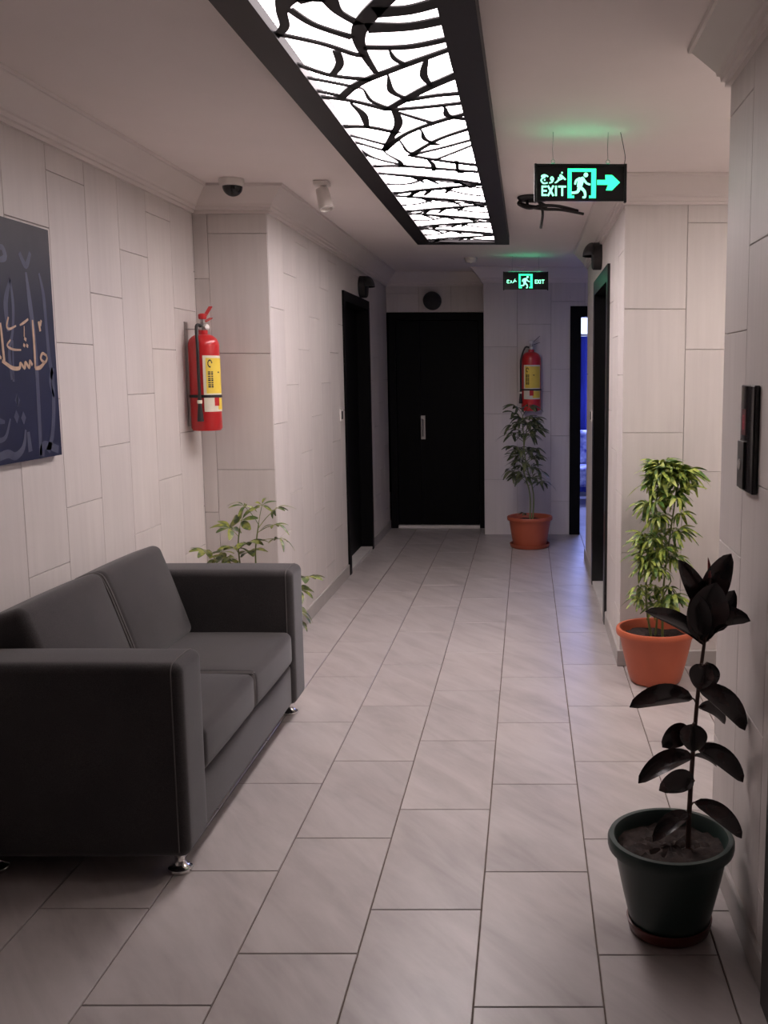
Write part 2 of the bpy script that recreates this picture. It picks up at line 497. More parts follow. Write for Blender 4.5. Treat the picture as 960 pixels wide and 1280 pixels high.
GOLD =[
 [(3.367, 1.507, 0.0052), (3.341, 1.515, 0.0063), (3.326, 1.497, 0.0068), (3.352, 1.485, 0.006), (3.369, 1.498, 0.006), (3.364, 1.512, 0.0045)],
 [(3.352, 1.485, 0.006), (3.318, 1.468, 0.009), (3.284, 1.465, 0.007)],
 [(3.285, 1.465, 0.007), (3.287, 1.514, 0.0084), (3.288, 1.572, 0.0083), (3.287, 1.623, 0.0056)],
 [(3.267, 1.475, 0.0068), (3.252, 1.489, 0.0063), (3.246, 1.467, 0.007), (3.223, 1.484, 0.0067), (3.215, 1.465, 0.007), (3.191, 1.481, 0.0063), (3.182, 1.465, 0.0077), (3.141, 1.465, 0.0084), (3.103, 1.478, 0.0078), (3.081, 1.487, 0.007)],
 [(3.093, 1.482, 0.0078), (3.09, 1.537, 0.0078), (3.088, 1.578, 0.007), (3.085, 1.604, 0.0052)],
 [(3.136, 1.624, 0.0042), (3.122, 1.596, 0.0056), (3.137, 1.587, 0.0049), (3.179, 1.599, 0.0035)],
 [(3.203, 1.602, 0.0035), (3.229, 1.611, 0.0056), (3.259, 1.624, 0.0045)],
 [(3.139, 1.553, 0.0035), (3.117, 1.535, 0.0049), (3.149, 1.524, 0.0049), (3.2, 1.523, 0.0035)],
 [(3.328, 1.62, 0.0084), (3.335, 1.588, 0.0075)],
 [(3.346, 1.625, 0.006), (3.338, 1.606, 0.0056)],
 [(3.225, 1.562, 0.007), (3.238, 1.556, 0.007)],
 [(3.217, 1.541, 0.007), (3.227, 1.536, 0.007)],
 [(3.236, 1.54, 0.007), (3.247, 1.535, 0.007)],
 [(3.067, 1.5, 0.0078), (3.077, 1.495, 0.0052)],
 [(3.23, 1.601, 0.0028), (3.226, 1.566, 0.0042)],
]
DIAM= [(3.157, 1.363), (3.145, 1.311), (3.188, 1.305)]
RLEAF=[
 ((0.447, 2.41, 0.768),(0.294, 2.38, 0.862),0.0562,0.45,0.1),
 ((0.451, 2.41, 0.776),(0.558, 2.39, 0.835),0.058,0.6,0.35),
 ((0.45, 2.41, 0.839),(0.375, 2.39, 0.99),0.052,0.9,0.05),
 ((0.457, 2.41, 0.847),(0.51, 2.41, 1.002),0.0686,0.9,0.08),
 ((0.453, 2.4, 0.792),(0.47, 2.38, 0.935),0.0998,1.0,0.1),
 ((0.433, 2.4, 0.783),(0.416, 2.39, 0.905),0.0624,1,0.05),
 ((0.483, 2.43, 0.796),(0.527, 2.44, 0.902),0.0541,1,0.05),
 ((0.443, 2.4, 0.721),(0.427, 2.36, 0.667),0.0624,0.95,0.0),
 ((0.46, 2.43, 0.716),(0.476, 2.46, 0.638),0.0541,0.8,0.0),
 ((0.422, 2.41, 0.627),(0.256, 2.36, 0.622),0.056,0.6,0.12),
 ((0.434, 2.41, 0.655),(0.553, 2.39, 0.55),0.060,0.65,0.15),
 ((0.441, 2.43, 0.597),(0.518, 2.47, 0.537),0.0374,0.7,0.2),
 ((0.414, 2.4, 0.544),(0.34, 2.36, 0.517),0.0562,0.95,0.12),
 ((0.42, 2.39, 0.567),(0.415, 2.35, 0.509),0.0686,1,0.0),
 ((0.433, 2.41, 0.498),(0.552, 2.39, 0.412),0.052,0.65,0.14),
 ((0.426, 2.41, 0.474),(0.282, 2.37, 0.418),0.052,0.6,0.14),
 ((0.433, 2.43, 0.468),(0.498, 2.46, 0.425),0.0187,0.4,0.1),
 ((0.429, 2.4, 0.412),(0.331, 2.34, 0.412),0.0562,0.8,0.1),
 ((0.432, 2.41, 0.349),(0.553, 2.39, 0.26),0.047,0.65,0.13),
 ((0.419, 2.4, 0.321),(0.319, 2.35, 0.271),0.044,0.6,0.14),
]
RSTEM= [(0.419, 2.41, 0.219), (0.419, 2.41, 0.301), (0.423, 2.41, 0.42), (0.428, 2.41, 0.528), (0.436, 2.41, 0.655), (0.446, 2.41, 0.755), (0.454, 2.41, 0.822), (0.458, 2.41, 0.904), (0.457, 2.41, 0.962)]

# ------------------------------------------------------------------ the shell
XL, XP, XR, XN = -1.66, -1.29, 0.46, 0.56       # left wall, corridor left wall, corridor right wall, lift wall
YP, YQ, YC = 5.0, 4.746, 2.82                   # left pier front, right pillar front, lift wall corner
YE, YD, YW = 8.757, 9.126, 7.6                  # end wall by the plant, end wall with the door, end of the right wall
XJ, XS = -0.384, 1.6
CEIL = 2.36
TH = 0.006

TILE_MESH = {}
def tile_mesh(w, h, kind):
    key = (round(w, 3), round(h, 3), kind)
    if key in TILE_MESH: return TILE_MESH[key]
    c = 0.0012
    a, b = w / 2, h / 2
    def ring(a, b, z): return [(-a, -b, z), (a, -b, z), (a, b, z), (-a, b, z)]
    vs = ring(a, b, 0) + ring(a, b, TH - c) + ring(a - c, b - c, TH)
    fs = [(8, 9, 10, 11)]
    for k in (0, 4):
        for i in range(4):
            j = (i + 1) % 4
            fs.append((k+i, k+j, k+4+j, k+4+i))
    me = MB().add(vs, fs).mesh('tile', fix=False)
    me.materials.append(MATS['floor_tile' if kind == 'floor' else 'wall_tile'])
    TILE_MESH[key] = me
    return me

def tiles(parent, O, U, V, Nn, rects, pu, pv, u0, phase, kind, gap):
    """separate tiles over the rects (u0,u1,v0,v1) of a plane; the tile face stands TH proud of the plane"""
    O, U, V, Nn = map(Vector, (O, U, V, Nn))
    base = Matrix((U, V, Nn)).transposed().to_4x4()
    ua = min(r[0] for r in rects); ub = max(r[1] for r in rects)
    va = min(r[2] for r in rects); vb = max(r[3] for r in rects)
    k = math.floor((ua - u0) / pu)
    while u0 + k * pu < ub:
        p = phase(k)
        j = math.floor((va - p) / pv)
        while p + j * pv < vb:
            cu0, cu1 = u0 + k*pu + gap/2, u0 + (k+1)*pu - gap/2
            cv0, cv1 = p + j*pv + gap/2, p + (j+1)*pv - gap/2
            for r in rects:
                a0, a1 = max(cu0, r[0]), min(cu1, r[1])
                b0, b1 = max(cv0, r[2]), min(cv1, r[3])
                if a1 - a0 > 0.006 and b1 - b0 > 0.006:
                    o = link('tile', tile_mesh(a1 - a0, b1 - b0, kind), None, parent)
                    M = base.copy()
                    M.translation = O + U*(a0+a1)/2 + V*(b0+b1)/2
                    o.matrix_basis = M
            j += 1
        k += 1

PW, PH = 0.297, 0.589
def wall(name, O, U, Nn, rects, u0=0.0, v0=0.77, step=0.1965, tiled=True, thick=0.10, material='wall_grout', direction=1):
    """O on the tile face at floor level, U along the wall, Nn into the corridor"""
    O, U, Nn = Vector(O), Vector(U), Vector(Nn)
    m = MB()
    lo, hi = min(r[0] for r in rects), max(r[1] for r in rects)
    for a0, a1, b0, b1 in rects:
        if tiled:
            a0 = a0 + (0.0075 if a0 == lo else 0); a1 = a1 - (0.0075 if a1 == hi else 0)
        m.prism([(a0, b0), (a1, b0), (a1, b1), (a0, b1)], O, U, (0, 0, 1), Nn, -thick, -TH if tiled else 0.0)
    w = struct(m.build(name, material))
    if tiled:
        V = Vector((0, 0, 1))
        if U.cross(V).dot(Nn) < 0:      # keep the tile frame right-handed
            rects = [(-a1, -a0, b0, b1) for a0, a1, b0, b1 in rects]
            U = -U; u0 = -u0; direction = -direction
            ph = lambda k: v0 + step * (-(k + 1))
        else:
            ph = lambda k: v0 + step * k
        tiles(w, O - Nn * TH, U, V, Nn, rects, PW, PH, u0, ph, 'wall', 0.0024)
    return w

# floor: slab with separate tiles
fl = struct(MB().box((XL - 0.1, -3.6, -0.12), (3.3, 12.0, -0.005)).build('floor', 'floor_grout'))
FX = 0.178
tiles(fl, (0, 0, -TH), (1, 0, 0), (0, 1, 0), (0, 0, 1),
      [(XL, FX - 5*0.3025, 0.4, YP), (FX - 5*0.3025, FX + 0.3025, 0.4, YD - 0.002), (FX + 0.3025, XS, 0.4, YQ), (FX + 0.3025, XS, 5.4, 6.9), (FX + 0.3025, XS, YW, 12.0)],
      0.3025, 0.618, FX, lambda k: 2.103 + 0.188 + 0.204 * k, 'floor', 0.004)

struct(MB().box((XL - 0.1, -3.6, CEIL), (3.3, 12.0, CEIL + 0.1)).build('ceiling', 'ceiling_paint'))

# left wall with picture and extinguisher
wall('wall_left', (XL, 0, 0), (0, 1, 0), (1, 0, 0), [(-3.5, YP, 0, CEIL)], u0=3.5 - 0.297, v0=0.77)
wall('wall_left_pier', (0, YP, 0), (1, 0, 0), (0, -1, 0), [(XL, XP, 0, CEIL)], u0=-1.588, v0=0.958, step=0.22)
wall('wall_left_corridor', (XP, 0, 0), (0, 1, 0), (1, 0, 0),
     [(YP + 0.007, 6.95, 0, CEIL), (6.95, 8.06, 2.02, CEIL), (8.06, YD, 0, CEIL)], u0=5.0, v0=0.60)
wall('wall_end', (0, YD, 0), (1, 0, 0), (0, -1, 0), [(XP - 0.1, XJ + 0.1, 2.0, CEIL)], u0=-1.29, v0=0.4)
wall('wall_end_jog', (XJ, 0, 0), (0, 1, 0), (-1, 0, 0), [(YE + 0.007, YD, 0, CEIL)], u0=8.6, v0=0.5)
wall('wall_end_right', (0, YE, 0), (1, 0, 0), (0, -1, 0),
     [(XJ, 0.379, 0, CEIL), (0.379, 1.36, 2.02, CEIL), (1.36, XS, 0, CEIL)], u0=-0.384, v0=0.50)
wall('wall_right', (XN, 0, 0), (0, 1, 0), (-1, 0, 0),
     [(-3.5, 1.05, 0, CEIL), (1.05, 2.10, 2.10, CEIL), (2.10, YC, 0, CEIL)], u0=YC - 3*PW + 0.01, v0=0.80, step=-0.21)
wall('wall_right_return', (0, YC, 0), (1, 0, 0), (0, 1, 0), [(XN + 0.007, XS, 0, CEIL)], u0=XN, v0=0.7)
wall('wall_right_recess', (XS, 0, 0), (0, 1, 0), (-1, 0, 0), [(YC, YQ, 0, CEIL)], u0=YC, v0=0.6)
wall('wall_right_pillar', (0, YQ, 0), (1, 0, 0), (0, -1, 0), [(XR, XS, 0, CEIL)], u0=0.459, v0=1.162, step=-0.19)
wall('wall_right_corridor', (XR, 0, 0), (0, 1, 0), (-1, 0, 0),
     [(YQ + 0.007, 5.55, 0, CEIL), (5.55, 6.72, 2.05, CEIL), (6.72, YW, 0, CEIL)], u0=YQ, v0=0.85)
wall('wall_right_end', (0, YW, 0), (1, 0, 0), (0, 1, 0), [(XR + 0.007, XS, 0, CEIL)], tiled=False, material='side_room_paint')
wall('wall_right_lobby', (XS, 0, 0), (0, 1, 0), (-1, 0, 0), [(YW, YE, 0, CEIL)], tiled=False, material='side_room_paint')
wall('wall_back', (0, -3.5, 0), (1, 0, 0), (0, 1, 0), [(XL, XN, 0, CEIL)], tiled=False, material='side_room_paint')

# crown moulding swept round the room with mitred corners
CROWN = [(0.0, -0.128), (0.014, -0.128), (0.014, -0.114), (0.024, -0.112), (0.026, -0.098), (0.034, -0.094), (0.040, -0.070),
         (0.056, -0.044), (0.080, -0.028), (0.086, -0.024), (0.088, -0.014), (0.104, -0.012), (0.106, 0.0)]
def sweep(name, path, prof, material, z):
    m = MB(); vs = []; fs = []
    P = [Vector((x, y)) for x, y in path]
    n = len(prof)
    for i, p in enumerate(P):
        d0 = (p - P[i-1]).normalized() if i else None
        d1 = (P[i+1] - p).normalized() if i < len(P) - 1 else None
        n0 = Vector((d0.y, -d0.x)) if d0 else None     # right-hand side of travel
        n1 = Vector((d1.y, -d1.x)) if d1 else None
        if n0 is None: mv = n1
        elif n1 is None: mv = n0
        else: mv = (n0 + n1) / (1 + n0.dot(n1))
        for d, h in prof:
            vs.append((p.x + mv.x * d, p.y + mv.y * d, z + h))
    for i in range(len(P) - 1):
        for k in range(n - 1):
            fs.append((i*n+k, i*n+k+1, (i+1)*n+k+1, (i+1)*n+k))
        fs.append((i*n+n-1, i*n, (i+1)*n, (i+1)*n+n-1))
    fs.append(tuple(range(n))); fs.append(tuple((len(P)-1)*n + k for k in range(n - 1, -1, -1)))
    return struct(m.add(vs, fs).build(name, material, None, 35))
sweep('trim_1', [(XL, -3.5), (XL, YP), (XP, YP), (XP, YD), (XJ, YD), (XJ, YE), (XS, YE)], CROWN, 'moulding_paint', CEIL - 0.001)
sweep('trim_2', [(XS, YW), (XR, YW), (XR, YQ), (XS, YQ), (XS, YC), (XN, YC), (XN, -3.5)], CROWN, 'moulding_paint', CEIL - 0.001)

# baseboards
BASE = [(0.0, 0.0), (0.012, 0.0), (0.012, 0.076), (0.009, 0.080), (0.0, 0.080)]
sweep('baseboard_left', [(XL, 0.4), (XL, YP), (XP, YP), (XP, 6.94)], BASE, 'baseboard_tile', 0.001)
sweep('baseboard_left_end', [(XP, 8.07), (XP, YD - 0.03)], BASE, 'baseboard_tile', 0.001)
sweep('baseboard_right', [(XR, 5.54), (XR, YQ), (XS, YQ), (XS, YC), (XN, YC), (XN, 2.11)], BASE, 'baseboard_tile', 0.001)
sweep('baseboard_right_end', [(XS, YW), (XR, YW), (XR, 6.73)], BASE, 'baseboard_tile', 0.001)

# ------------------------------------------------------------------ doors
def frame_boxes(O, U, Nn, w, h, fw, d0, d1):
    """two jambs and a head as separate builders"""
    Z = (0, 0, 1)
    out = []
    for poly in ([(0, 0), (fw, 0), (fw, h), (0, h)], [(w - fw, 0), (w, 0), (w, h), (w - fw, h)], [(fw, h - fw), (w - fw, h - fw), (w - fw, h), (fw, h)]):
        out.append(MB().prism(poly, O, U, Z, Nn, d0, d1))
    return out
def door(name, label, O, U, Nn, w, h, fw, leaves, recess, handle=None, proud=0.015, frame='black_wood'):
    Ov, Uv, Nv = map(Vector, (O, U, Nn))
    d = bpy.data.objects.new(name, None); COL.objects.link(d); struct(d); d['label'] = label
    jl, jr, hd = frame_boxes(O, U, Nn, w, h, fw, -0.14, proud)
    jl.build('jamb', frame, d); jr.build('jamb', frame, d); hd.build('head_jamb', frame, d)
    x = fw + 0.003
    for lw in leaves:
        m = MB().prism([(x, 0.03), (x + lw - 0.004, 0.03), (x + lw - 0.004, h - fw - 0.003), (x, h - fw - 0.003)], O, U, (0, 0, 1), Nn, -recess - 0.04, -recess)
        m.build('leaf', 'black_wood', d)
        x += lw
    MB().prism([(fw, 0.0), (w - fw, 0.0), (w - fw, 0.026), (fw, 0.026)], O, U, (0, 0, 1), Nn, -0.14, min(0.01, proud - 0.005)).build('threshold', 'marble_threshold', d)
    if handle is not None:
        u, z = handle
        p = Ov + Uv * u + Nv * (-recess) + Vector((0, 0, z))
        pl = MB().prism([(-0.02, -0.11), (0.02, -0.11), (0.02, 0.11), (-0.02, 0.11)], p, U, (0, 0, 1), Nn, 0, 0.008)
        hb = pl.build('handle', 'steel', d)
        g = MB()
        g.tube([p + Vector((0, 0, -0.08)) + Nv*0.008, p + Vector((0, 0, -0.08)) + Nv*0.05, p + Vector((0, 0, 0.08)) + Nv*0.05, p + Vector((0, 0, 0.08)) + Nv*0.008], 0.008)
        g.build('grip', 'chrome', hb, True)
    return d
door('door_1', 'black wooden door in the left corridor wall', (XP, 6.95, 0), (0, 1, 0), (1, 0, 0), 1.11, 2.02, 0.07, [0.96], 0.08)
door('door_2', 'black wooden door filling the end of the corridor', (XP + 0.02, YD, 0), (1, 0, 0), (0, -1, 0), 0.886, 1.99, 0.06, [0.22, 0.54], 0.03, (0.30, 0.945))
door('door_3', 'black wooden door in the right corridor wall', (XR, 5.55, 0), (0, 1, 0), (-1, 0, 0), 1.17, 2.05, 0.09, [0.985], 0.09, frame='black_lacquer')
# doorway to the side room: the leaf stands open inside the room
d4 = bpy.data.objects.new('door_4', None); COL.objects.link(d4); struct(d4); d4['label'] = 'dark framed doorway to the blue lit room at the corridor end'
for nm, mb in zip(('jamb', 'jamb', 'head_jamb'), frame_boxes((0.379, YE, 0), (1, 0, 0), (0, -1, 0), 0.98, 2.03, 0.095, -0.12, 0.015)):
    mb.build(nm, 'black_wood', d4)
MB().box((1.265, YE + 0.125, 0.01), (1.305, YE + 0.925, 1.93)).build('leaf', 'black_wood', d4)
# lift landing door beside the call panel
d5 = bpy.data.objects.new('door_5', None); COL.objects.link(d5); struct(d5); d5['label'] = 'lift door in a dark steel frame on the right wall'
for nm, mb in zip(('jamb', 'jamb', 'head_jamb'), frame_boxes((XN, 1.05, 0), (0, 1, 0), (-1, 0, 0), 1.05, 2.10, 0.08, -0.09, 0.02)):
    mb.build(nm, 'dark_steel', d5)
for a in (1.132, 1.5765):
    MB().box((XN + 0.05, a, 0.005), (XN + 0.085, a + 0.4405, 2.018)).build('leaf', 'steel', d5)

# ------------------------------------------------------------------ side room seen through the open doorway
wall('wall_side_room_back', (0, 11.6, 0), (1, 0, 0), (0, -1, 0), [(0.3, 3.2, 0, CEIL)], tiled=False, material='side_room_paint')
wall('wall_side_room_left', (0.3, 0, 0), (0, 1, 0), (1, 0, 0), [(YE + 0.1, 11.6, 0, CEIL)], tiled=False, material='side_room_paint')
wall('wall_side_room_right', (3.2, 0, 0), (0, 1, 0), (-1, 0, 0), [(YE + 0.1, 11.6, 0, CEIL)], tiled=False, material='side_room_paint')
wall('wall_side_room_front', (0, YE + 0.12, 0), (1, 0, 0), (0, 1, 0), [(1.6, 3.2, 0, CEIL)], tiled=False, material='side_room_paint', thick=0.05)
w1 = bpy.data.objects.new('window_1', None); COL.objects.link(w1); struct(w1)
MB().box((0.47, 11.585, 0.72), (2.03, 11.595, 2.10)).build('pane', 'window_glow', w1)
for nm, mb in zip(('frame_side', 'frame_side', 'frame_head'), frame_boxes((0.42, 11.6, 0.0), (1, 0, 0), (0, -1, 0), 1.66, 2.14, 0.05, 0.0, 0.03)):
    mb.build(nm, 'white_plastic', w1)
cur = MB(); vs = []; fs = []
for i in range(121):
    x = 0.44 + 1.6 * i / 120
    y = 11.53 + 0.022 * math.sin(i * 0.9) + 0.006 * math.sin(i * 2.3)
    vs += [(x, y, 0.05), (x, y, 1.87), (x, y + 0.004, 0.05), (x, y + 0.004, 1.87)]
for i in range(120):
    a = 4 * i; b = a + 4
    fs += [(a, b, b+1, a+1), (a+2, a+3, b+3, b+2), (a+1, b+1, b+3, a+3)]
ct = thing('curtain', 'dark blue pleated curtain hanging below the bright pane in the side room', 'curtain', (0, 0, 0))
cur.add(vs, fs).build('cloth', 'blue_curtain', ct, True, False)
MB().tube([(0.42, 11.53, 1.885), (2.06, 11.53, 1.885)], 0.012).build('rail', 'steel', ct)
for x in (0.46, 2.02):
    MB().tube([(x, 11.53, 1.885), (x, 11.6, 1.885)], 0.008).build('bracket', 'steel', ct)
st = thing('armchair', 'armchair with blue and white patterned cover in the side room', 'chair', (0.80, 11.0, 0))
rbox('seat', (-0.3, -0.28, 0.20), (0.3, 0.28, 0.42), 0.05, 'patterned_cover', st)
rbox('backrest', (-0.3, 0.16, 0.40), (0.3, 0.32, 0.80), 0.05, 'patterned_cover', st)
for x in (-0.25, 0.25):
    for y in (-0.22, 0.26):
        MB().lathe([(0.02, 0.001), (0.025, 0.21)], 10, (x, y, 0)).build('leg', 'white_plastic', st)

# ------------------------------------------------------------------ fretwork ceiling light
LX0, LX1, LY0, LY1, LZ = -0.734, -0.120, 2.34, 6.74, 2.30
BX = 0.092
lamp = thing('ceiling_light', 'long black framed ceiling light with glowing leaf vein fretwork', 'ceiling light', (0, 0, CEIL))
def lamp_part(mb, name, m, **k):
    o = mb.build(name, m, lamp, **k); o.matrix_parent_inverse = Matrix.Translation((0, 0, -CEIL)); return o
for a in ((LX0, LX0 + BX), (LX1 - BX, LX1)):
    lamp_part(MB().box((a[0], LY0, LZ), (a[1], LY1, CEIL - 0.001)), 'frame_rail', 'light_frame_lacquer')
for a in ((LY0, LY0 + 0.03), (LY1 - 0.05, LY1)):
    lamp_part(MB().box((LX0 + BX, a[0], LZ), (LX1 - BX, a[1], CEIL - 0.001)), 'frame_end', 'light_frame_lacquer')
NP = 7
for i in range(NP):     # seven light panels in a row
    ya = LY0 + 0.03 + (LY1 - LY0 - 0.08) * i / NP; yb = LY0 + 0.03 + (LY1 - LY0 - 0.08) * (i + 1) / NP
    lamp_part(MB().box((LX0 + BX, ya, LZ + 0.030), (LX1 - BX, yb - 0.001, LZ + 0.036)), 'diffuser', 'diffuser_glow_%d' % (i + 1))
lat = MB()
IX0, IX1 = LX0 + BX - 0.01, LX1 - BX + 0.01
def clipx(x): return max(IX0, min(IX1, x))
def stroke(pts, widen=3.0):
    P = []
    for k, (x, y, w) in enumerate(pts):
        x0, y0, _ = pts[max(k-1, 0)]; x1, y1, _ = pts[min(k+1, len(pts)-1)]
        t = abs(x1 - x0) / (math.hypot(x1 - x0, y1 - y0) or 1)
        P.append((clipx(x), y, w * (1 + widen * t * t)))
    lat.ribbon(P, (0, 0, LZ + 0.006), (1, 0, 0), (0, 1, 0), (0, 0, 1), 0, 0.004, 6)
# long transverse bars run from rail to rail: push strokes that end near a rail right into it
SAMP = [[p for p in smooth(s, 8)] for s in STROKES]
for si, s in enumerate(STROKES):
    q = [list(p) for p in s]
    for e in (0, -1):
        if q[e][0] < IX0 + 0.05: q[e][0] = IX0
        if q[e][0] > IX1 - 0.05: q[e][0] = IX1
    for e in (0, -1):           # carry loose ends on to the nearest vein so that the sheet hangs together
        if IX0 < q[e][0] < IX1:
            best = min((p for sj, S in enumerate(SAMP) if sj != si for p in S), key=lambda p: math.hypot(p[0] - q[e][0], p[1] - q[e][1]))
            if 0.018 < math.hypot(best[0] - q[e][0], best[1] - q[e][1]) < 0.09:
                ext = [best[0], best[1], q[e][2]]
                if e == 0: q.insert(0, ext)
                else: q.append(ext)
    stroke([(a, b, w * 1.25) for a, b, w in q])
rl = random.Random(5)
# further along: leaves whose midribs swing from side to side, with ribs and struts between them
y = 4.40
side = 1
while y < LY1 - 0.06:
    span = 0.42 + 0.12 * rl.random()
    xa, xb = (IX0, IX1) if side > 0 else (IX1, IX0)
    mid = [(xa + (xb - xa) * t, y + span * (t ** 1.5) * 0.55 + 0.02 * math.sin(5 * t), 0.012 + 0.008 * math.sin(PI * t)) for t in (0, 0.25, 0.5, 0.75, 1)]
    mid = [(a, min(b, LY1 - 0.05), w) for a, b, w in mid]
    stroke(mid, 2.2)
    for r in range(3):
        t0 = 0.18 + 0.24 * r + 0.06 * rl.random()
        i = int(t0 * 4); f = t0 * 4 - i
        px = mid[i][0] * (1-f) + mid[i+1][0] * f; pyy = mid[i][1] * (1-f) + mid[i+1][1] * f
        ex = xb if r % 2 == 0 else xa
        stroke([(px, pyy, 0.009), ((px + ex) / 2, min(pyy + 0.10 + 0.05 * rl.random(), LY1 - 0.05), 0.008), (ex, min(pyy + 0.15 + 0.08 * rl.random(), LY1 - 0.05), 0.008)], 2.6)
    for r in range(3):
        px = IX0 + 0.05 + (IX1 - IX0 - 0.1) * (r + 0.2 + 0.6 * rl.random()) / 3
        t = (px - xa) / (xb - xa)
        y0 = y + span * (max(t, 0) ** 1.5) * 0.55
        stroke([(px, min(y0, LY1 - 0.05), 0.018), (px + 0.02 * side, min(y0 + 0.07, LY1 - 0.05), 0.022), (px + 0.05 * side, min(y0 + 0.17, LY1 - 0.05), 0.012)], 1.0)
    y += 0.25 + 0.04 * rl.random()
    side = -side
lo = lamp_part(lat, 'fretwork', 'light_frame_lacquer')

# square lamp of the lift lobby, round the corner of the right wall
ll = thing('lobby_ceiling_panel', 'square white ceiling light panel in the lift lobby', 'ceiling light', (1.28, 3.62, CEIL))
for lo, hi in (((-0.3, -0.3, -0.03), (0.3, -0.27, -0.001)), ((-0.3, 0.27, -0.03), (0.3, 0.3, -0.001)), ((-0.3, -0.27, -0.03), (-0.27, 0.27, -0.001)), ((0.27, -0.27, -0.03), (0.3, 0.27, -0.001))):
    MB().box(lo, hi).build('frame', 'white_plastic', ll)
MB().box((-0.27, -0.27, -0.022), (0.27, 0.27, -0.016)).build('diffuser', 'lobby_glow', ll)

# ------------------------------------------------------------------ exit signs
K = 0.00051
def sign_xy(x, y): return ((x - 515) * K, (288 - y) * K)
def exit_sign(label, cx, cy, z0, arrow, yaw):
    s = thing('exit_sign', label, 'exit sign', (cx, cy, z0), 'hanging green exit signs')
    s.rotation_euler = (0, 0, yaw)
    W, H, T = 0.335, 0.130, 0.012
    MB().box((-W/2, -T/2, 0.006), (W/2, T/2, H + 0.006)).build('panel', 'smoked_acrylic', s)
    for sx in (-1, 1):
        rbox('end_cap', (sx*(W/2 + 0.005) - 0.005, -0.013, 0), (sx*(W/2 + 0.005) + 0.005, 0.013, H + 0.014), 0.003, 'smoked_acrylic', s, n=2, k=2)
    MB().box((-W/2, -0.012, H + 0.006), (W/2, 0.012, H + 0.012)).build('top_rail', 'smoked_acrylic', s)
    MB().box((-W/2 + 0.03, -0.009, H + 0.0121), (W/2 - 0.03, 0.009, H + 0.0126)).build('light_slot', 'sign_leak', s)
    O = Vector((0, -T/2, 0.071)); U = Vector((1, 0, 0)); V = Vector((0, 0, 1)); Nn = Vector((0, -1, 0))
    def place(mb, pts, scale=1.0, off=(0, 0), ref=(515, 288)):
        P = []
        for q in pts:
            x, y = (q[0] - ref[0]) * K * scale + off[0], (ref[1] - q[1]) * K * scale + off[1]
            P.append((x, y) if len(q) == 2 else (x, y, q[2] * K * scale))
        if len(pts[0]) == 2: mb.prism(P, O, U, V, Nn, 0.0002, 0.0012)
        else: mb.ribbon(P, O, U, V, Nn, 0.0002, 0.0012, 4)
    def rect(mb, x0, y0, x1, y1, **k): place(mb, [(x0, y1), (x1, y1), (x1, y0), (x0, y0)], **k)
    def exit_word(**k):
        m = MB()
        rect(m, 222, 305, 234, 380, **k)
        for yy in (305, 336, 367): rect(m, 234, yy, 262, yy + 13, **k)
        place(m, [(270, 305, 14), (312, 380, 14)], **k); place(m, [(312, 305, 14), (270, 380, 14)], **k)
        rect(m, 324, 305, 338, 380, **k)
        rect(m, 348, 305, 408, 318, **k); rect(m, 371, 318, 385, 380, **k)
        m.build('lettering', 'sign_glow_white', s)
    def arabic_word(**k):
        m = MB()
        place(m, [(402, 262, 12), (385, 246, 13), (366, 228, 12), (362, 238, 10), (380, 250, 12), (352, 262, 13)], **k)
        place(m, [(376, 205, 11), (376, 217, 11)], **k)
        place(m, [(352, 244, 11), (348, 266, 12), (330, 282, 10), (322, 282, 7)], **k)
        place(m, [(306, 262, 9), (294, 262, 10), (292, 248, 10), (304, 244, 10), (310, 258, 11), (300, 278, 12), (280, 286, 8)], **k)
        place(m, [(272, 240, 9), (245, 228, 11), (222, 238, 11), (250, 240, 12), (228, 252, 11), (220, 270, 11), (238, 288, 11), (268, 284, 9)], **k)
        place(m, [(246, 258, 11), (246, 270, 11)], **k)
        m.build('lettering', 'sign_glow_white', s)
    def pictogram(**k):
        m = MB()
        rect(m, 418, 180, 448, 395, **k); rect(m, 596, 180, 632, 395, **k); rect(m, 448, 180, 596, 204, **k)
        rect(m, 448, 376, 468, 395, **k); rect(m, 580, 376, 596, 395, **k)
        m.build('door_symbol', 'sign_glow', s)
        m = MB()
        place(m, [(555 + 17 * math.cos(a * PI / 6), 226 - 17 * math.sin(a * PI / 6)) for a in range(12)], **k)
        place(m, [(540, 246, 20), (518, 270, 44), (506, 318, 36)], **k)
        place(m, [(535, 252, 16), (560, 286, 15), (590, 296, 13)], **k)
        place(m, [(512, 250, 18), (482, 268, 16), (474, 296, 13)], **k)
        place(m, [(508, 312, 24), (545, 345, 20), (550, 386, 16), (530, 388, 12)], **k)
        place(m, [(506, 316, 24), (492, 350, 20), (448, 356, 16)], **k)
        m.build('running_figure', 'sign_glow_white', s)
    if arrow:
        exit_word(); arabic_word(); pictogram()
        m = MB()
        rect(m, 640, 262, 722, 298)
        place(m, [(705, 288), (700, 226), (752, 226), (812, 280), (752, 338), (706, 338), (722, 298)][::-1])
        m.build('arrow', 'sign_glow', s)
    else:
        exit_word(scale=0.8, off=(0.110, -0.004), ref=(315, 342))
        arabic_word(scale=0.8, off=(-0.110, 0.0), ref=(311, 250))
        pictogram(ref=(525, 288))
    top = CEIL - z0
    for wx in (-0.105, 0.105):
        wv = MB().tube([(wx, 0, H + 0.030), (wx - 0.002, 0, (top + H) / 2), (wx, 0, top - 0.001)], 0.0012, 6).build('hanging_wire', 'steel', s)
        ring = [(wx + 0.007 * math.cos(a * PI / 6), 0, H + 0.0225 + 0.007 * math.sin(a * PI / 6)) for a in range(13)]
        MB().tube(ring, 0.0013, 6).build('ring', 'steel', wv)
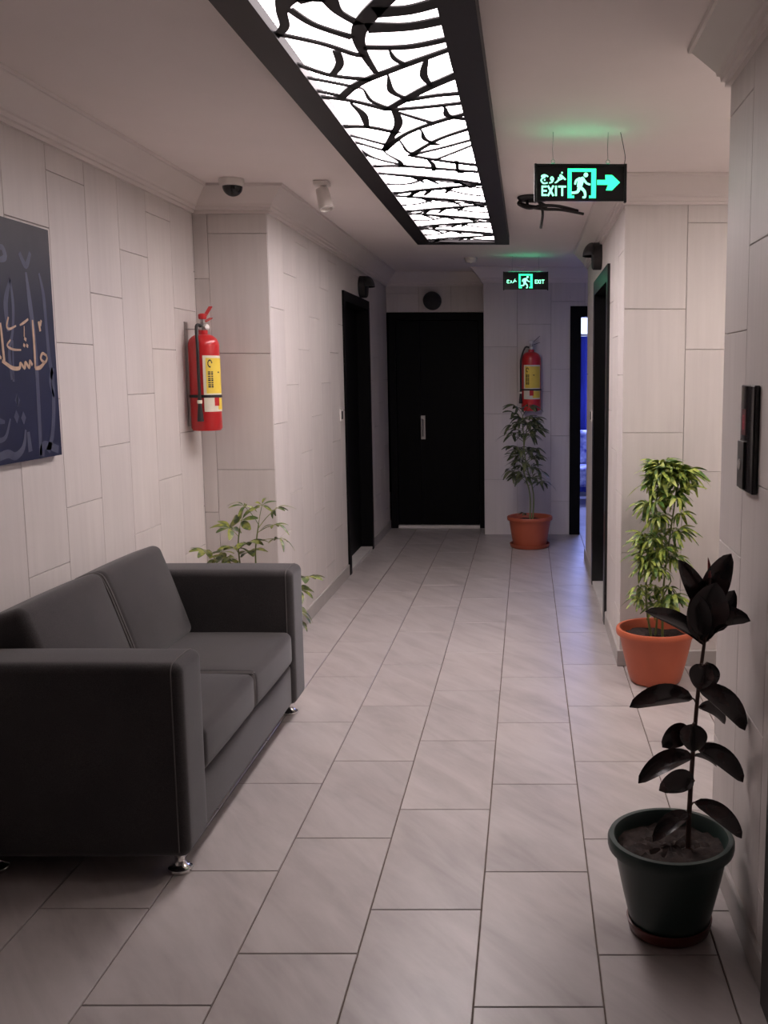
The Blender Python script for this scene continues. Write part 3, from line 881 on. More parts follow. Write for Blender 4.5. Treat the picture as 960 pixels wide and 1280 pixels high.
    if arrow:
        MB().tube([tuple(q) for q in smooth([(0.168, 0, H + 0.012), (0.171, 0, H + 0.04), (0.164, 0, H + 0.08), (0.152, 0, top - 0.001)], 5)], 0.0013, 6).build('power_wire', 'rubber_black', s)
    return s
exit_sign('green exit sign with right arrow hanging nearest, before the pillar', 0.204, 3.89, 2.098, True, math.radians(1.2))
exit_sign('small far green exit sign without arrow hanging above the end plant', -0.012, 7.86, 2.092, False, 0)

# ------------------------------------------------------------------ small ceiling fittings
c = thing('dome_camera', 'white dome camera with black bubble on ceiling by left pier', 'camera', (-1.40, 4.80, CEIL))
MB().lathe([(0.058, -0.001), (0.060, -0.010), (0.056, -0.030), (0.048, -0.036)], 28).build('base', 'white_plastic', c, True)
MB().lathe([(0.047 * math.cos(a * PI / 20), -0.036 - 0.046 * math.sin(a * PI / 20)) for a in range(10)] + [(0.004, -0.082)], 28, (0.004, 0, 0)).build('dome', 'dome_glass', c, True)

c = thing('ceiling_spotlight', 'white box shaped spotlight hanging from the ceiling left of the light panel', 'spotlight', (-0.985, 4.86, CEIL))
rbox('mounting_plate', (-0.036, -0.036, -0.022), (0.036, 0.036, -0.001), 0.005, 'white_plastic', c, n=2, k=2)
MB().tube([(0, 0, -0.02), (0.005, 0, -0.045)], 0.010, 10).build('neck', 'white_plastic', c)
h = MB().lathe([(0.020, 0.055), (0.030, 0.05), (0.034, 0.0), (0.036, -0.05), (0.030, -0.052), (0.026, -0.035)], 20, (0.012, -0.01, -0.085), (-0.25, 0.2, 1)).build('spot_head', 'white_plastic', c, True)
MB().lathe([(0.026, 0), (0.020, -0.006), (0.006, -0.009)], 20, (0.012 + 0.0085, -0.01 - 0.0068, -0.085 - 0.034), (-0.25, 0.2, 1)).build('lens', 'white_plastic', h, True)

c = thing('smoke_detector', 'small round white smoke detector on ceiling before the end door', 'smoke detector', (-0.45, 8.0, CEIL))
MB().lathe([(0.052, -0.001), (0.052, -0.014), (0.046, -0.016), (0.046, -0.030), (0.036, -0.042), (0.012, -0.044)], 24).build('housing', 'white_plastic', c, True)
MB().lathe([(0.010, -0.0441), (0.009, -0.048), (0.004, -0.049)], 12).build('cap', 'white_plastic', c, True)

c = thing('loose_cables', 'black cables dangling from an open round ceiling outlet behind nearest exit sign', 'cable', (0.03, 5.28, CEIL))
MB().lathe([(0.080, -0.001), (0.083, -0.006), (0.075, -0.018), (0.05, -0.020), (0.045, -0.004)], 28, cap=False).build('outlet_ring', 'rubber_black', c, True)
MB().lathe([(0.076, -0.002), (0.076, -0.004)], 28).build('outlet_cover', 'rubber_black', c)
def cable(pts, r):
    MB().tube([p for p in smooth(pts, 6)], r, 8).build('wire', 'rubber_black', c, True)
cable([(-0.06, 0, -0.018), (-0.075, -0.02, -0.040), (-0.02, -0.03, -0.062), (0.05, -0.02, -0.048), (0.14, 0.05, -0.040), (0.24, 0.12, -0.052)], 0.008)
cable([(-0.03, 0.02, -0.018), (-0.02, -0.01, -0.050), (0.06, -0.01, -0.064), (0.15, 0.05, -0.058), (0.27, 0.12, -0.068)], 0.008)
cable([(0.02, -0.02, -0.015), (0.045, -0.03, -0.06), (0.050, -0.03, -0.10), (0.040, -0.035, -0.165)], 0.007)
cable([(-0.05, 0.02, -0.015), (-0.07, 0, -0.03), (-0.01, -0.02, -0.05), (0.07, 0, -0.05), (0.03, 0.03, -0.02)], 0.007)

def wall_lamp(label, loc, yaw):
    s = thing('wall_lamp', label, 'wall lamp', loc, 'round black lamps above the doors')
    s.rotation_euler = (0, 0, yaw)          # local -Y points away from the wall
    MB().lathe([(0.078, 0.0), (0.083, 0.004), (0.083, 0.050), (0.074, 0.058), (0.02, 0.060)], 32, (0, 0, 0), (0, -1, 0)).build('body', 'rubber_black', s, True)
    vs = []; fs = []
    n, k = 24, 8
    for i in range(n + 1):
        a = PI * i / n
        for j in range(k + 1):
            b = PI / 2 * j / k
            for r in (0.083, 0.079):
                vs.append((r * math.cos(a), -0.055 - 0.062 * (r / 0.083) * math.sin(a) * math.sin(b), r * math.sin(a) * math.cos(b)))
    q = 2 * (k + 1)
    for i in range(n):
        for j in range(k):
            for o in (0, 1):
                a = i*q + 2*j + o
                fs.append((a, a + 2, a + q + 2, a + q))
    MB().add(vs, fs).build('hood', 'rubber_black', s, True)
wall_lamp('round black wall lamp above the left corridor door', (XP, 7.70, 2.105), math.radians(90))
wall_lamp('round black wall lamp above the end door', (-0.865, YD, 2.10), 0)
wall_lamp('round black wall lamp above the right corridor door', (XR, 6.22, 2.165), math.radians(-90))

def switch(label, loc, yaw):
    s = thing('light_switch', label, 'light switch', loc, 'light switches by the corridor doors')
    s.rotation_euler = (0, 0, yaw)
    rbox('plate', (-0.042, -0.010, -0.042), (0.042, 0.0, 0.042), 0.004, 'white_plastic', s, n=2, k=2)
    rbox('rocker', (-0.020, -0.014, -0.028), (0.020, -0.009, 0.028), 0.002, 'rubber_black', s, n=2, k=2)
switch('white light switch with dark rocker left of the left corridor door', (XP, 6.80, 1.16), math.radians(90))
switch('white light switch beyond the right corridor door', (XR, 6.95, 1.15), math.radians(-90))

# ------------------------------------------------------------------ lift call panel
p = thing('lift_call_panel', 'black glass lift call panel with red display on right wall', 'call panel', (XN, 2.435, 1.155))
rbox('faceplate', (-0.016, -0.072, 0), (0, 0.072, 0.265), 0.004, 'black_glass', p, n=2, k=2)
b = rbox('button_plate', (-0.022, 0.004, 0.006), (-0.0155, 0.070, 0.125), 0.002, 'dark_steel', p, n=2, k=2)
MB().lathe([(0.014, 0), (0.014, 0.003), (0.012, 0.004)], 20, (-0.0028, 0.0, 0.0), (-1, 0, 0)).build('call_button', 'steel', b, True)
dsp = MB().box((-0.0166, 0.010, 0.140), (-0.0161, 0.055, 0.205)).build('display', 'red_display', p)
m = MB()
for a0, a1, b0, b1 in ((0.024, 0.040, 0.186, 0.190), (0.024, 0.040, 0.170, 0.174), (0.024, 0.040, 0.154, 0.158), (0.024, 0.028, 0.154, 0.190), (0.036, 0.040, 0.154, 0.190)):
    m.box((-0.0172, a0, b0), (-0.0167, a1, b1))
m.build('digit', 'red_digit', dsp)

# ------------------------------------------------------------------ picture with calligraphy
pic = thing('calligraphy_picture', 'dark blue canvas picture with gold Arabic calligraphy on left wall', 'picture', (XL, 3.09, 1.165))
PY0, PY1, PZ1 = 2.74, 3.435, 1.932
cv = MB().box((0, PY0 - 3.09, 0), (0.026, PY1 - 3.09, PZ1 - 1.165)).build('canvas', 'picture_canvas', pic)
O = (0.026, -3.09, -1.165)
def clip_pic(s): return [(max(PY0 + 0.004, min(PY1 - 0.006, a)), max(1.165 + 0.008, min(PZ1 - 0.008, b)), w) for a, b, w in s]
for s in PALE + [[(2.98, 1.85, 0.010), (2.965, 1.60, 0.016), (2.99, 1.25, 0.018)], [(2.86, 1.80, 0.010), (2.88, 1.50, 0.016), (2.84, 1.28, 0.020), (2.78, 1.24, 0.018)]]:
    MB().ribbon([(a, b, w * 1.8) for a, b, w in clip_pic(s)], O, (0, 1, 0), (0, 0, 1), (1, 0, 0), 0.0001, 0.0004).build('pale_stroke', 'pale_print', cv)
for a, b in DIAM:
    MB().prism([(a - 0.016, b), (a, b - 0.022), (a + 0.016, b), (a, b + 0.022)], O, (0, 1, 0), (0, 0, 1), (1, 0, 0), 0.0001, 0.0004).build('pale_stroke', 'pale_print', cv)
for s in GOLD:
    s = [(a, b, w * 1.55) for a, b, w in s]
    MB().ribbon(s, O, (0, 1, 0), (0, 0, 1), (1, 0, 0), 0.0005, 0.0010).build('gold_stroke', 'gold_print', cv)

# ------------------------------------------------------------------ fire extinguishers
def patch(r, a0, a1, z0, z1, n=14):
    vs = []; fs = []
    for i in range(n + 1):
        a = a0 + (a1 - a0) * i / n
        vs += [(r * math.cos(a), r * math.sin(a), z0), (r * math.cos(a), r * math.sin(a), z1)]
    for i in range(n):
        fs.append((2*i, 2*i+2, 2*i+3, 2*i+1))
    return MB().add(vs, fs)
def extinguisher(label, loc, r, hgt, front, wall_dir, hose_side):
    """front: angle the label faces; wall_dir: angle towards the wall that carries it"""
    e = thing('fire_extinguisher', label, 'fire extinguisher', loc, 'red wall mounted fire extinguishers')
    prof = [(r * 0.90, 0.0), (r, 0.012), (r, hgt - r * 0.75)] + [(r * (0.30 + 0.70 * math.cos(a * PI / 16)), hgt - r * 0.75 + r * 0.75 * math.sin(a * PI / 16)) for a in range(1, 9)] + [(r * 0.30, hgt + 0.02)]
    MB().lathe(prof, 40).build('tank', 'red_enamel', e, 35)
    lab = patch(r + 0.0008, front - 0.88, front + 1.05, hgt * 0.20, hgt * 0.78).build('label', 'label_white', e, True, False)
    patch(r + 0.0014, front - 0.70, front + 1.0, hgt * 0.39, hgt * 0.755).build('label_field', 'label_yellow', lab, True, False)
    patch(r + 0.0014, front + 0.10, front + 1.0, hgt * 0.22, hgt * 0.34).build('label_field', 'label_yellow', lab, True, False)
    m = MB()
    for i in range(8):
        z = hgt * (0.45 + 0.022 * i)
        for a, w in ((-0.58, 0.17), (-0.37, 0.13)):
            q = patch(r + 0.002, front + a, front + a + w, z, z + hgt * (0.013 if (i + (a > -0.3)) % 3 else 0.017), 2)
            m.add(q.v, q.f)
    for i in range(10):
        a0, a1 = 0.3 + 0.5 * i, 0.3 + 0.5 * (i + 1)
        q = patch(r + 0.002, front - 0.46 + 0.13 * math.cos(a0), front - 0.46 + 0.13 * math.cos(a0) + 0.07, hgt * 0.69 + 0.016 * math.sin(a0), hgt * 0.69 + 0.016 * math.sin(a0) + 0.007, 2)
        m.add(q.v, q.f)
    q = patch(r + 0.002, front + 0.15, front + 0.3, hgt * 0.60, hgt * 0.615, 2); m.add(q.v, q.f)
    m.build('label_print', 'print_black', lab, True, False)['kind'] = 'stuff'
    patch(r + 0.002, front - 0.2, front + 0.2, hgt * 0.26, hgt * 0.36).build('label_print', 'red_enamel', lab, True, False)
    MB().lathe([(r + 0.001, hgt * 0.345), (r + 0.004, hgt * 0.347), (r + 0.004, hgt * 0.373), (r + 0.001, hgt * 0.375)], 40, cap=False).build('strap', 'rubber_black', e, True)
    F = Vector((math.cos(front), math.sin(front), 0)); S = Vector((math.cos(hose_side), math.sin(hose_side), 0))
    Wd = Vector((math.cos(wall_dir), math.sin(wall_dir), 0)); Z = Vector((0, 0, 1))
    v = MB().lathe([(0.018, hgt + 0.018), (0.018, hgt + 0.05), (0.012, hgt + 0.055), (0.012, hgt + 0.075)], 16).build('valve', 'steel', e, True)
    MB().lathe([(0.013, 0.0), (0.014, 0.014), (0.011, 0.016)], 16, F * 0.016 + Z * (hgt + 0.035), F).build('gauge', 'white_plastic', v, True)
    for dz, tilt in ((0.060, 0.02), (0.085, 0.05)):
        a = -S * 0.02 + Z * (hgt + dz); bq = -S * 0.075 + Z * (hgt + dz + tilt)
        side = S.cross(Z) * 0.010
        MB().add([a - side, a + side, bq + side, bq - side, a - side + Z*0.004, a + side + Z*0.004, bq + side + Z*0.004, bq - side + Z*0.004],
                 [(0,1,2,3),(4,5,6,7),(0,1,5,4),(1,2,6,5),(2,3,7,6),(3,0,4,7)]).build('lever', 'red_enamel' if wall_dir > 2.5 else 'dark_steel', v)
    MB().lathe([(0.016, hgt + 0.072), (0.020, hgt + 0.078), (0.020, hgt + 0.095), (0.012, hgt + 0.100)], 16).build('valve_cap', 'red_enamel' if wall_dir > 2.5 else 'white_plastic', v, True)
    d = (S + F * 0.25).normalized()
    hs = [S * 0.018 + Z * (hgt + 0.04), S * 0.055 + Z * (hgt + 0.035), d * (r + 0.012) + Z * (hgt * 0.86), d * (r + 0.014) + Z * (hgt * 0.6), d * (r + 0.013) + Z * (hgt * 0.36)]
    ho = MB().tube(smooth([tuple(q) for q in hs], 6), 0.0075, 10).build('hose', 'rubber_black', e, True)
    b0 = d * (r + 0.014) + Z * (hgt * 0.36)
    MB().lathe([(0.008, 0.0), (0.010, 0.02), (0.009, 0.04), (0.014, 0.09), (0.016, 0.12)], 14, b0, -Z).build('nozzle', 'rubber_black', ho, True)
    MB().lathe([(0.011, 0.018), (0.0118, 0.026), (0.011, 0.034)], 14, b0, -Z).build('nozzle_collar', 'label_white', ho, True)
    # wall bracket: strip behind the tank and a hook under the valve
    side = Wd.cross(Z)
    gap = 0.0 + abs(WALL_GAP[0])
    br = MB().prism([(-0.02, 0.02), (0.02, 0.02), (0.02, hgt + 0.06), (-0.02, hgt + 0.06)], Wd * gap, side, Z, Wd, -0.004, 0.0)
    bo = br.build('wall_bracket', 'steel', e)
    MB().prism([(-0.014, hgt + 0.022), (0.014, hgt + 0.022), (0.014, hgt + 0.027), (-0.014, hgt + 0.027)], (0, 0, 0), side, Z, Wd, 0.012, gap - 0.003).build('hook', 'steel', bo)
    return e
WALL_GAP = [0.085]
extinguisher('red fire extinguisher with yellow label on left wall above the sofa', (XL + 0.085, 4.83, 1.17), 0.073, 0.465, math.radians(-28), math.radians(180), math.radians(-104))
WALL_GAP = [0.10]
extinguisher('red fire extinguisher on end wall above the small potted plant', (0.035, YE - 0.10, 1.12), 0.086, 0.51, math.radians(-88), math.radians(90), math.radians(190))

# ------------------------------------------------------------------ sofa
sofa = thing('sofa', 'charcoal fabric two seat sofa with chrome feet against left wall', 'sofa', (0, 0, 0))
SX0, SX1 = -1.640, -0.965
A0, A1, A2, A3 = 2.64, 2.825, 3.945, 4.13
AZ = 0.645
for y0, y1 in ((A0, A1), (A2, A3)):
    arm = rbox('arm', (SX0, y0, 0.072), (SX1, y1, AZ), 0.028, 'charcoal_fabric', sofa, n=6, puff=(0, 0.004, 0.004))
    hy, hz, hx = (y1 - y0) / 2, (AZ - 0.072) / 2, (SX1 - SX0) / 2
    rr = 0.028; path = [(hx - rr, -hy, -hz + 0.02), (hx - rr, -hy, hz - rr)]
    path += [(hx - rr, -hy + rr - rr * math.cos(t * PI / 12), hz - rr + rr * math.sin(t * PI / 12)) for t in range(1, 6)]
    path += [(hx - rr, -hy + rr, hz), (hx - rr, -hy * 0.4, hz + 0.003), (hx - rr, hy * 0.4, hz + 0.003), (hx - rr, hy - rr, hz)]
    path += [(hx - rr, hy - rr + rr * math.sin(t * PI / 12), hz - rr + rr * math.cos(t * PI / 12)) for t in range(1, 6)]
    path += [(hx - rr, hy, hz - rr), (hx - rr, hy, -hz + 0.02)]
    MB().tube(path, 0.0022, 6).build('seam', 'stitching', arm, True)
rbox('base', (SX0 + 0.02, A1 - 0.01, 0.074), (SX1 - 0.018, A2 + 0.01, 0.245), 0.014, 'charcoal_fabric', sofa, n=4)
rbox('back_frame', (SX0, A1 - 0.01, 0.20), (SX0 + 0.13, A2 + 0.01, 0.60), 0.03, 'charcoal_fabric', sofa, n=4)
ymid = (A1 + A2) / 2
for y0, y1 in ((A1 + 0.002, ymid - 0.001), (ymid + 0.001, A2 - 0.002)):
    cu = rbox('seat_cushion', (SX0 + 0.14, y0, 0.250), (SX1 - 0.006, y1, 0.392), 0.028, 'charcoal_fabric', sofa, n=10, puff=(0.008, 0, 0.016))
    hx, hy, hz = (SX1 - 0.006 - SX0 - 0.14) / 2, (y1 - y0) / 2, 0.071
    sy = 1 if y0 < ymid - 0.1 else -1
    path = [(-hx + 0.05, sy * (hy - 0.006), hz - 0.003), (hx - 0.05, sy * (hy - 0.006), hz - 0.003), (hx - 0.012, sy * (hy - 0.006), hz - 0.010), (hx - 0.004, sy * (hy - 0.006), hz - 0.05), (hx - 0.006, sy * (hy - 0.006), -hz + 0.02)]
    MB().tube(smooth(path, 6), 0.004, 6).build('piping', 'stitching', cu, True)
tilt = math.radians(-19)
for y0, y1 in ((A1 + 0.002, ymid - 0.001), (ymid + 0.001, A2 - 0.002)):
    me = rounded((0.14, y1 - y0, 0.39), 0.032, n=10, puff=(0.020, 0, 0.004))
    cu = link('back_cushion', me, 'charcoal_fabric', sofa)
    cu.location = (-1.500, (y0 + y1) / 2, 0.556)
    cu.rotation_euler = (0, tilt, 0)
    sy = 1 if y0 < ymid - 0.1 else -1
    hy = (y1 - y0) / 2 - 0.008
    path = [(0.060, sy * hy, -0.18), (0.068, sy * hy, -0.12), (0.069, sy * hy, 0.0), (0.068, sy * hy, 0.12), (0.055, sy * hy, 0.182), (0.0, sy * hy, 0.194), (-0.05, sy * hy, 0.180)]
    MB().tube(smooth(path, 6), 0.004, 6).build('piping', 'stitching', cu, True)
for y in (A0 + 0.075, A3 - 0.075):
    for x in (SX1 - 0.055, SX0 + 0.08):
        MB().lathe([(0.034, 0.001), (0.036, 0.006), (0.034, 0.012), (0.020, 0.020), (0.014, 0.032), (0.015, 0.050), (0.026, 0.064), (0.027, 0.073)], 24, (x, y, 0)).build('foot', 'chrome', sofa, True)

# ------------------------------------------------------------------ plants
def pot_parts(parent, r_top, r_bot, h, material, rim, soil_z, saucer=None, saucer_mat=None):
    z0 = 0.012 if saucer else 0.001
    prof = [(r_bot * 0.9, z0), (r_bot, z0 + 0.008)]
    for i in range(1, 9):
        t = i / 8
        prof.append((r_bot + (r_top - rim * 0.55 - r_bot) * (t ** 0.85), z0 + 0.008 + (h - rim - z0 - 0.008) * t))
    prof += [(r_top - 0.002, h - rim), (r_top, h - rim * 0.75), (r_top, h - rim * 0.25), (r_top - 0.004, h), (r_top - 0.016, h), (r_top - 0.020, h - 0.006), (r_top - 0.026, soil_z - 0.02)]
    MB().lathe(prof, 48, cap=False).add([(0, 0, z0)], []).build('pot', material, parent, 40)
    MB().lathe([(r_bot * 0.9, z0), (0.01, z0)], 32, cap=False).build('pot_base', material, parent)
    if saucer:
        MB().lathe([(saucer * 0.88, 0.001), (saucer * 0.94, 0.006), (saucer, 0.034), (saucer - 0.004, 0.035), (saucer * 0.92, 0.011), (0.01, 0.0105)], 40, cap=False).build('saucer', saucer_mat, parent, 40)
    rs = random.Random(int(r_top * 1000))
    vs = [(0, 0, soil_z + 0.004)]; fs = []
    nr, ns = 9, 40
    for k in range(1, nr + 1):
        for i in range(ns):
            rr = (r_top - 0.024) * k / nr
            a = 2 * PI * i / ns
            vs.append((rr * math.cos(a), rr * math.sin(a), soil_z + (rs.random() - 0.5) * 0.016))
    for i in range(ns):
        fs.append((0, 1 + i, 1 + (i + 1) % ns))
        for k in range(nr - 1):
            a = 1 + k * ns
            fs.append((a + i, a + ns + i, a + ns + (i + 1) % ns, a + (i + 1) % ns))
    MB().add(vs, fs).build('soil', 'soil', parent, True)

def leaf_mesh(B, T, width, face, arc, cam_dir=Vector((0.0, -1.0, 0.25))):
    """one broad leaf from petiole end B to tip T, midrib and cupped blade, with thickness"""
    B, T = Vector(B), Vector(T)
    d = (T - B); L = d.length; t = d.normalized()
    up = Vector((0, 0, 1))
    n = (cam_dir.normalized() * face + up * (1 - face))
    n = (n - t * n.dot(t)).normalized()
    bul = (up - t * up.dot(t))
    bul = bul.normalized() if bul.length > 0.05 else n
    vs = []; fs = []
    S, C = 12, 6
    for i in range(S + 1):
        s = i / S
        p = B + d * s + bul * (arc * L * 4 * s * (1 - s) * (1 - 0.25 * s))
        ds = d + bul * (arc * L * 4 * (1 - 2 * s))
        tt = ds.normalized()
        nn = (n - tt * n.dot(tt)).normalized()
        sd = tt.cross(nn)
        w = width / 2 * (math.sin(PI * min(1, s * 0.96 + 0.02)) ** 0.62) * (1 - 0.18 * s)
        if i == 0: w = 0.0015
        if i == S: w = 0.0008
        for j in range(C + 1):
            q = -1 + 2 * j / C
            cup = 0.16 * width * q * q + 0.0015 * (1 if abs(q) < 0.01 else 0)
            vs.append(p + sd * (w * q) + nn * (cup * (w / (width / 2))))
    m = len(vs)
    for i in range(S + 1):
        for j in range(C + 1):
            s = i / S
            p = vs[i * (C + 1) + j]
            vs.append(p - n * 0.0012)
    for i in range(S):
        for j in range(C):
            a = i * (C + 1) + j
            fs.append((a, a + 1, a + C + 2, a + C + 1))
            fs.append((m + a, m + a + C + 1, m + a + C + 2, m + a + 1))
        for j in (0, C):
            a = i * (C + 1) + j
            fs.append((a, a + C + 1, m + a + C + 1, m + a) if j else (a, m + a, m + a + C + 1, a + C + 1))
    return MB().add(vs, fs)

# rubber plant in the green pot
RX, RY = 0.374, 2.415
rp = thing('rubber_plant', 'dark burgundy rubber plant in green pot by lift wall', 'potted plant', (RX, RY, 0))
pot_parts(rp, 0.164, 0.100, 0.258, 'green_plastic', 0.030, 0.222, 0.112, 'saucer_plastic')
def rel(q): return (q[0] - RX, q[1] - RY, q[2])
MB().tube(smooth([rel(q) for q in RSTEM], 4), [0.0075 - 0.0045 * i / 32 for i in range(33)], 10).build('stem', 'brown_stem', rp, True)
stem_pts = smooth(RSTEM, 8)
for B, T, w, face, arc in RLEAF:
    b, t = Vector(B), Vector(T)
    near = min(stem_pts, key=lambda q: (Vector(q) - b).length + abs(q[2] - b.z + 0.02))
    lf = leaf_mesh(rel(B), rel(T), w * 1.12, face, arc).build('leaf', 'rubber_leaf', rp, True, False)
    MB().tube(smooth([rel(near), rel(tuple((Vector(near) + b) / 2 + Vector((0, 0, 0.004)))), rel(tuple(b)), rel(tuple(b + (t - b) * 0.08))], 3), 0.0022, 6).build('petiole', 'brown_stem', lf, True)
top = Vector(rel(RSTEM[-1]))
MB().tube([top - Vector((0, 0, 0.02)), top + Vector((-0.002, 0, 0.012)), top + Vector((-0.005, 0, 0.030))], [0.005, 0.004, 0.0006], 8).build('bud', 'red_bud', rp, True)

# schefflera: hand shaped leaves on thin stalks
def palmate(seed, n, length, width, pet, droop):
    r = random.Random(seed)
    m = MB()
    tip = Vector((pet * 0.94, 0, pet * 0.30))
    m.tube(smooth([(0, 0, 0), (pet * 0.5, 0, pet * 0.20), tuple(tip)], 3), 0.0018, 5)
    for i in range(n):
        a = (i - (n - 1) / 2) * (2 * PI / (n + 1.2)) + (r.random() - 0.5) * 0.3
        L = length * (0.75 + 0.35 * math.cos(a * 0.5)) * (0.85 + 0.3 * r.random())
        dr = droop * (0.5 + r.random())
        d = Vector((math.cos(a), math.sin(a), 0.15)).normalized()
        side = Vector((-math.sin(a), math.cos(a), 0)); tw = (r.random() - 0.5) * 0.9
        side = (side * math.cos(tw) + Vector((0, 0, 1)) * math.sin(tw)).normalized()
        vs = []; fs = []
        S = 6
        for k in range(S + 1):
            s = k / S
            p = tip + d * (L * (0.12 + 0.88 * s)) + Vector((0, 0, -dr * L * s * s))
            w = width * 0.5 * (math.sin(PI * (0.04 + 0.92 * s)) ** 0.75) * (1 + 0.25 * s)
            vs += [p - side * w + Vector((0, 0, w * 0.25)), p, p + side * w + Vector((0, 0, w * 0.25))]
        for k in range(S):
            q = 3 * k
            fs += [(q, q+1, q+4, q+3), (q+1, q+2, q+5, q+4)]
        m.add(vs, fs)
        m.tube([tuple(tip), tuple(tip + d * (L * 0.14))], 0.0012, 4, False)
    return m.mesh('leaf', True, False)
PALM = {}
def palm_mesh(material, v, n, length, width, pet, droop):
    key = (material, v, length)
    if key not in PALM:
        me = palmate(100 + v * 7 + int(length * 1000), n, length, width, pet, droop)
        me.materials.append(MATS[material])
        PALM[key] = me
    return PALM[key]
def add_leaf(parent, me, loc, az, pitch, roll=0.0, scale=1.0):
    o = link('leaf', me, None, parent)
    o.matrix_basis = Matrix.Translation(loc) @ Matrix.Rotation(az, 4, 'Z') @ Matrix.Rotation(-pitch, 4, 'Y') @ Matrix.Rotation(roll, 4, 'X') @ Matrix.Scale(scale, 4)
    return o

def stem_at(path, z):
    for a, b in zip(path, path[1:]):
        if a[2] <= z <= b[2]:
            f = (z - a[2]) / (b[2] - a[2])
            return Vector(a) + (Vector(b) - Vector(a)) * f
    return Vector(path[-1])

# bright plant by the right pillar
bp = thing('potted_schefflera', 'bright variegated schefflera in terracotta pot against the right pillar', 'potted plant', (0.607, 4.50, 0), 'schefflera plants in terracotta pots')
pot_parts(bp, 0.188, 0.118, 0.262, 'terracotta_plastic', 0.028, 0.215)
r = random.Random(11)
stems = [smooth([(-0.02, 0.0, 0.20), (-0.05, 0.0, 0.42), (-0.03, 0.01, 0.70), (0.01, 0.0, 1.00)], 5),
         smooth([(0.03, -0.01, 0.20), (0.03, -0.01, 0.45), (0.06, 0.0, 0.72), (0.09, 0.0, 0.95)], 5),
         smooth([(0.0, 0.03, 0.20), (0.02, 0.03, 0.36), (0.07, 0.02, 0.48)], 5)]
for s in stems:
    MB().tube(s, [0.006 - 0.003 * i / (len(s) - 1) for i in range(len(s))], 8).build('stem', 'green_stem', bp, True)
clusters = [(0.985, 24, 0.035), (0.90, 17, 0.05), (0.80, 12, 0.06), (0.63, 16, 0.06), (0.53, 13, 0.05), (0.37, 14, 0.06)]
for z, n, sp in clusters:
    for i in range(n):
        zz = z + (r.random() - 0.5) * 2 * sp
        s = stems[i % 2] if zz > 0.47 else stems[i % 3]
        p = stem_at(s, zz)
        az = 2 * PI * (i * 0.381966) + r.random() * 0.4
        if p.y + 0.12 * math.sin(az) > 0.14: az = -az
        me = palm_mesh('bright_leaf', i % 4, 7 + i % 3, 0.064, 0.0175, 0.055, 0.8)
        add_leaf(bp, me, p, az, math.radians(10 + 45 * r.random() * (1 if z > 0.8 else 0.6)), (r.random() - 0.5) * 0.8, 0.85 + 0.4 * r.random())

# darker plant at the corridor end
dp = thing('potted_schefflera', 'dark leaved schefflera in terracotta pot with saucer at corridor end', 'potted plant', (0.022, 8.12, 0), 'schefflera plants in terracotta pots')
pot_parts(dp, 0.190, 0.138, 0.262, 'terracotta_dark', 0.030, 0.22, 0.170, 'terracotta_dark')
r = random.Random(23)
stems = [smooth([(0.02, 0.0, 0.20), (0.03, 0.0, 0.45), (-0.04, 0.0, 0.75), (-0.06, 0.0, 1.10)], 5),
         smooth([(0.0, 0.02, 0.20), (0.0, 0.02, 0.45), (-0.06, 0.02, 0.70), (-0.02, 0.02, 1.02)], 5)]
for s in stems:
    MB().tube(s, [0.007 - 0.0035 * i / (len(s) - 1) for i in range(len(s))], 8).build('stem', 'green_stem', dp, True)
for z, n, sp in [(1.08, 7, 0.03), (0.99, 8, 0.04), (0.90, 7, 0.04), (0.80, 6, 0.04), (0.70, 7, 0.04), (0.60, 6, 0.04), (0.51, 5, 0.03)]:
    for i in range(n):
        zz = z + (r.random() - 0.5) * 2 * sp
        p = stem_at(stems[i % 2], zz)
        me = palm_mesh('dark_leaf', i % 4, 5 + i % 2, 0.095, 0.024, 0.10, 0.6)
        add_leaf(dp, me, p, 2 * PI * (i / n) + r.random() * 0.5 + z * 9, math.radians(-5 + 35 * r.random()), (r.random() - 0.5) * 0.6, 0.8 + 0.45 * r.random())
add_leaf(dp, palm_mesh('dark_leaf', 1, 5, 0.095, 0.024, 0.10, 0.6), (0.0, 0.02, 0.25), math.radians(190), 0.3, 0, 0.6)

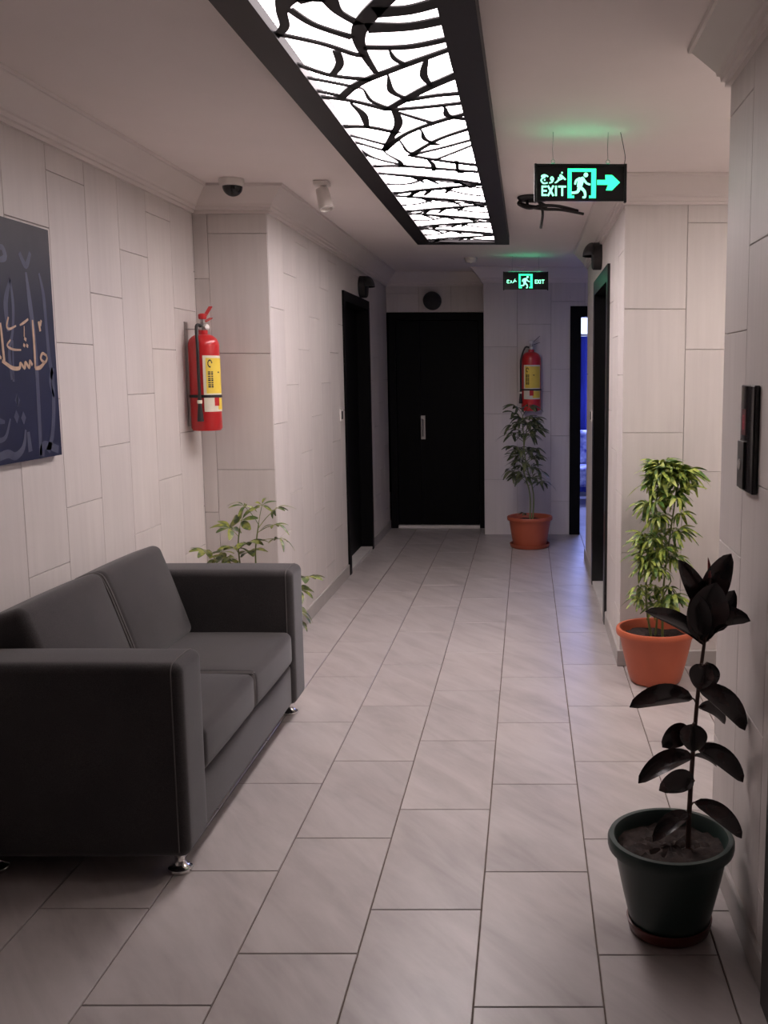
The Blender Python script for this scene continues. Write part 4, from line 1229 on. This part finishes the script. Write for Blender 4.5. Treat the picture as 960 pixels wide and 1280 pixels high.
# sparse plant behind the sofa's far arm
sp_ = thing('potted_schefflera', 'sparse young schefflera half hidden behind the sofa arm', 'potted plant', (-1.29, 4.60, 0), 'schefflera plants in terracotta pots')
pot_parts(sp_, 0.150, 0.10, 0.235, 'terracotta_plastic', 0.026, 0.20)
stems = [smooth([(-0.02, 0, 0.18), (-0.06, -0.02, 0.40), (-0.08, -0.02, 0.62), (-0.07, -0.02, 0.72)], 5),
         smooth([(0.01, 0, 0.18), (0.0, 0.0, 0.40), (0.0, -0.02, 0.60), (0.02, -0.02, 0.74)], 5),
         smooth([(0.04, 0, 0.18), (0.15, -0.04, 0.34), (0.21, -0.06, 0.50)], 5),
         smooth([(-0.05, 0, 0.18), (-0.12, -0.02, 0.40), (-0.20, -0.02, 0.585)], 5)]
for s in stems:
    MB().tube(s, [0.005 - 0.002 * i / (len(s) - 1) for i in range(len(s))], 8).build('stem', 'green_stem', sp_, True)
big = [palm_mesh('sofa_leaf', v, 6, 0.085, 0.034, 0.06, 0.35) for v in range(3)]
thin = [palm_mesh('sofa_leaf', 10 + v, 5, 0.075, 0.015, 0.12, 0.5) for v in range(3)]
for k, (si, z, az, pt, sc, kind) in enumerate([(0, 0.70, 60, 55, 1.0, 0), (0, 0.68, 170, 25, 0.9, 0), (0, 0.62, -20, 15, 1.0, 0), (0, 0.60, -100, 20, 0.9, 0), (0, 0.56, 200, 5, 0.9, 0), (0, 0.58, 20, 10, 0.9, 0),
        (1, 0.74, 150, 25, 1.0, 1), (1, 0.72, 10, 30, 1.0, 1), (1, 0.70, -30, 5, 1.0, 1), (1, 0.66, 0, -12, 0.9, 1), (1, 0.73, 80, 45, 0.9, 1),
        (3, 0.58, 190, 20, 0.8, 0), (3, 0.57, 60, 20, 0.8, 0), (3, 0.55, -60, 10, 0.8, 0),
        (2, 0.47, 0, 5, 0.9, 0), (2, 0.44, -50, -20, 0.9, 0), (2, 0.34, -10, -30, 0.9, 0), (2, 0.30, 10, -35, 0.9, 0)]):
    p = stem_at(stems[si], z)
    add_leaf(sp_, (big, thin)[kind][k % 3], p, math.radians(az), math.radians(pt), 0.0, sc)
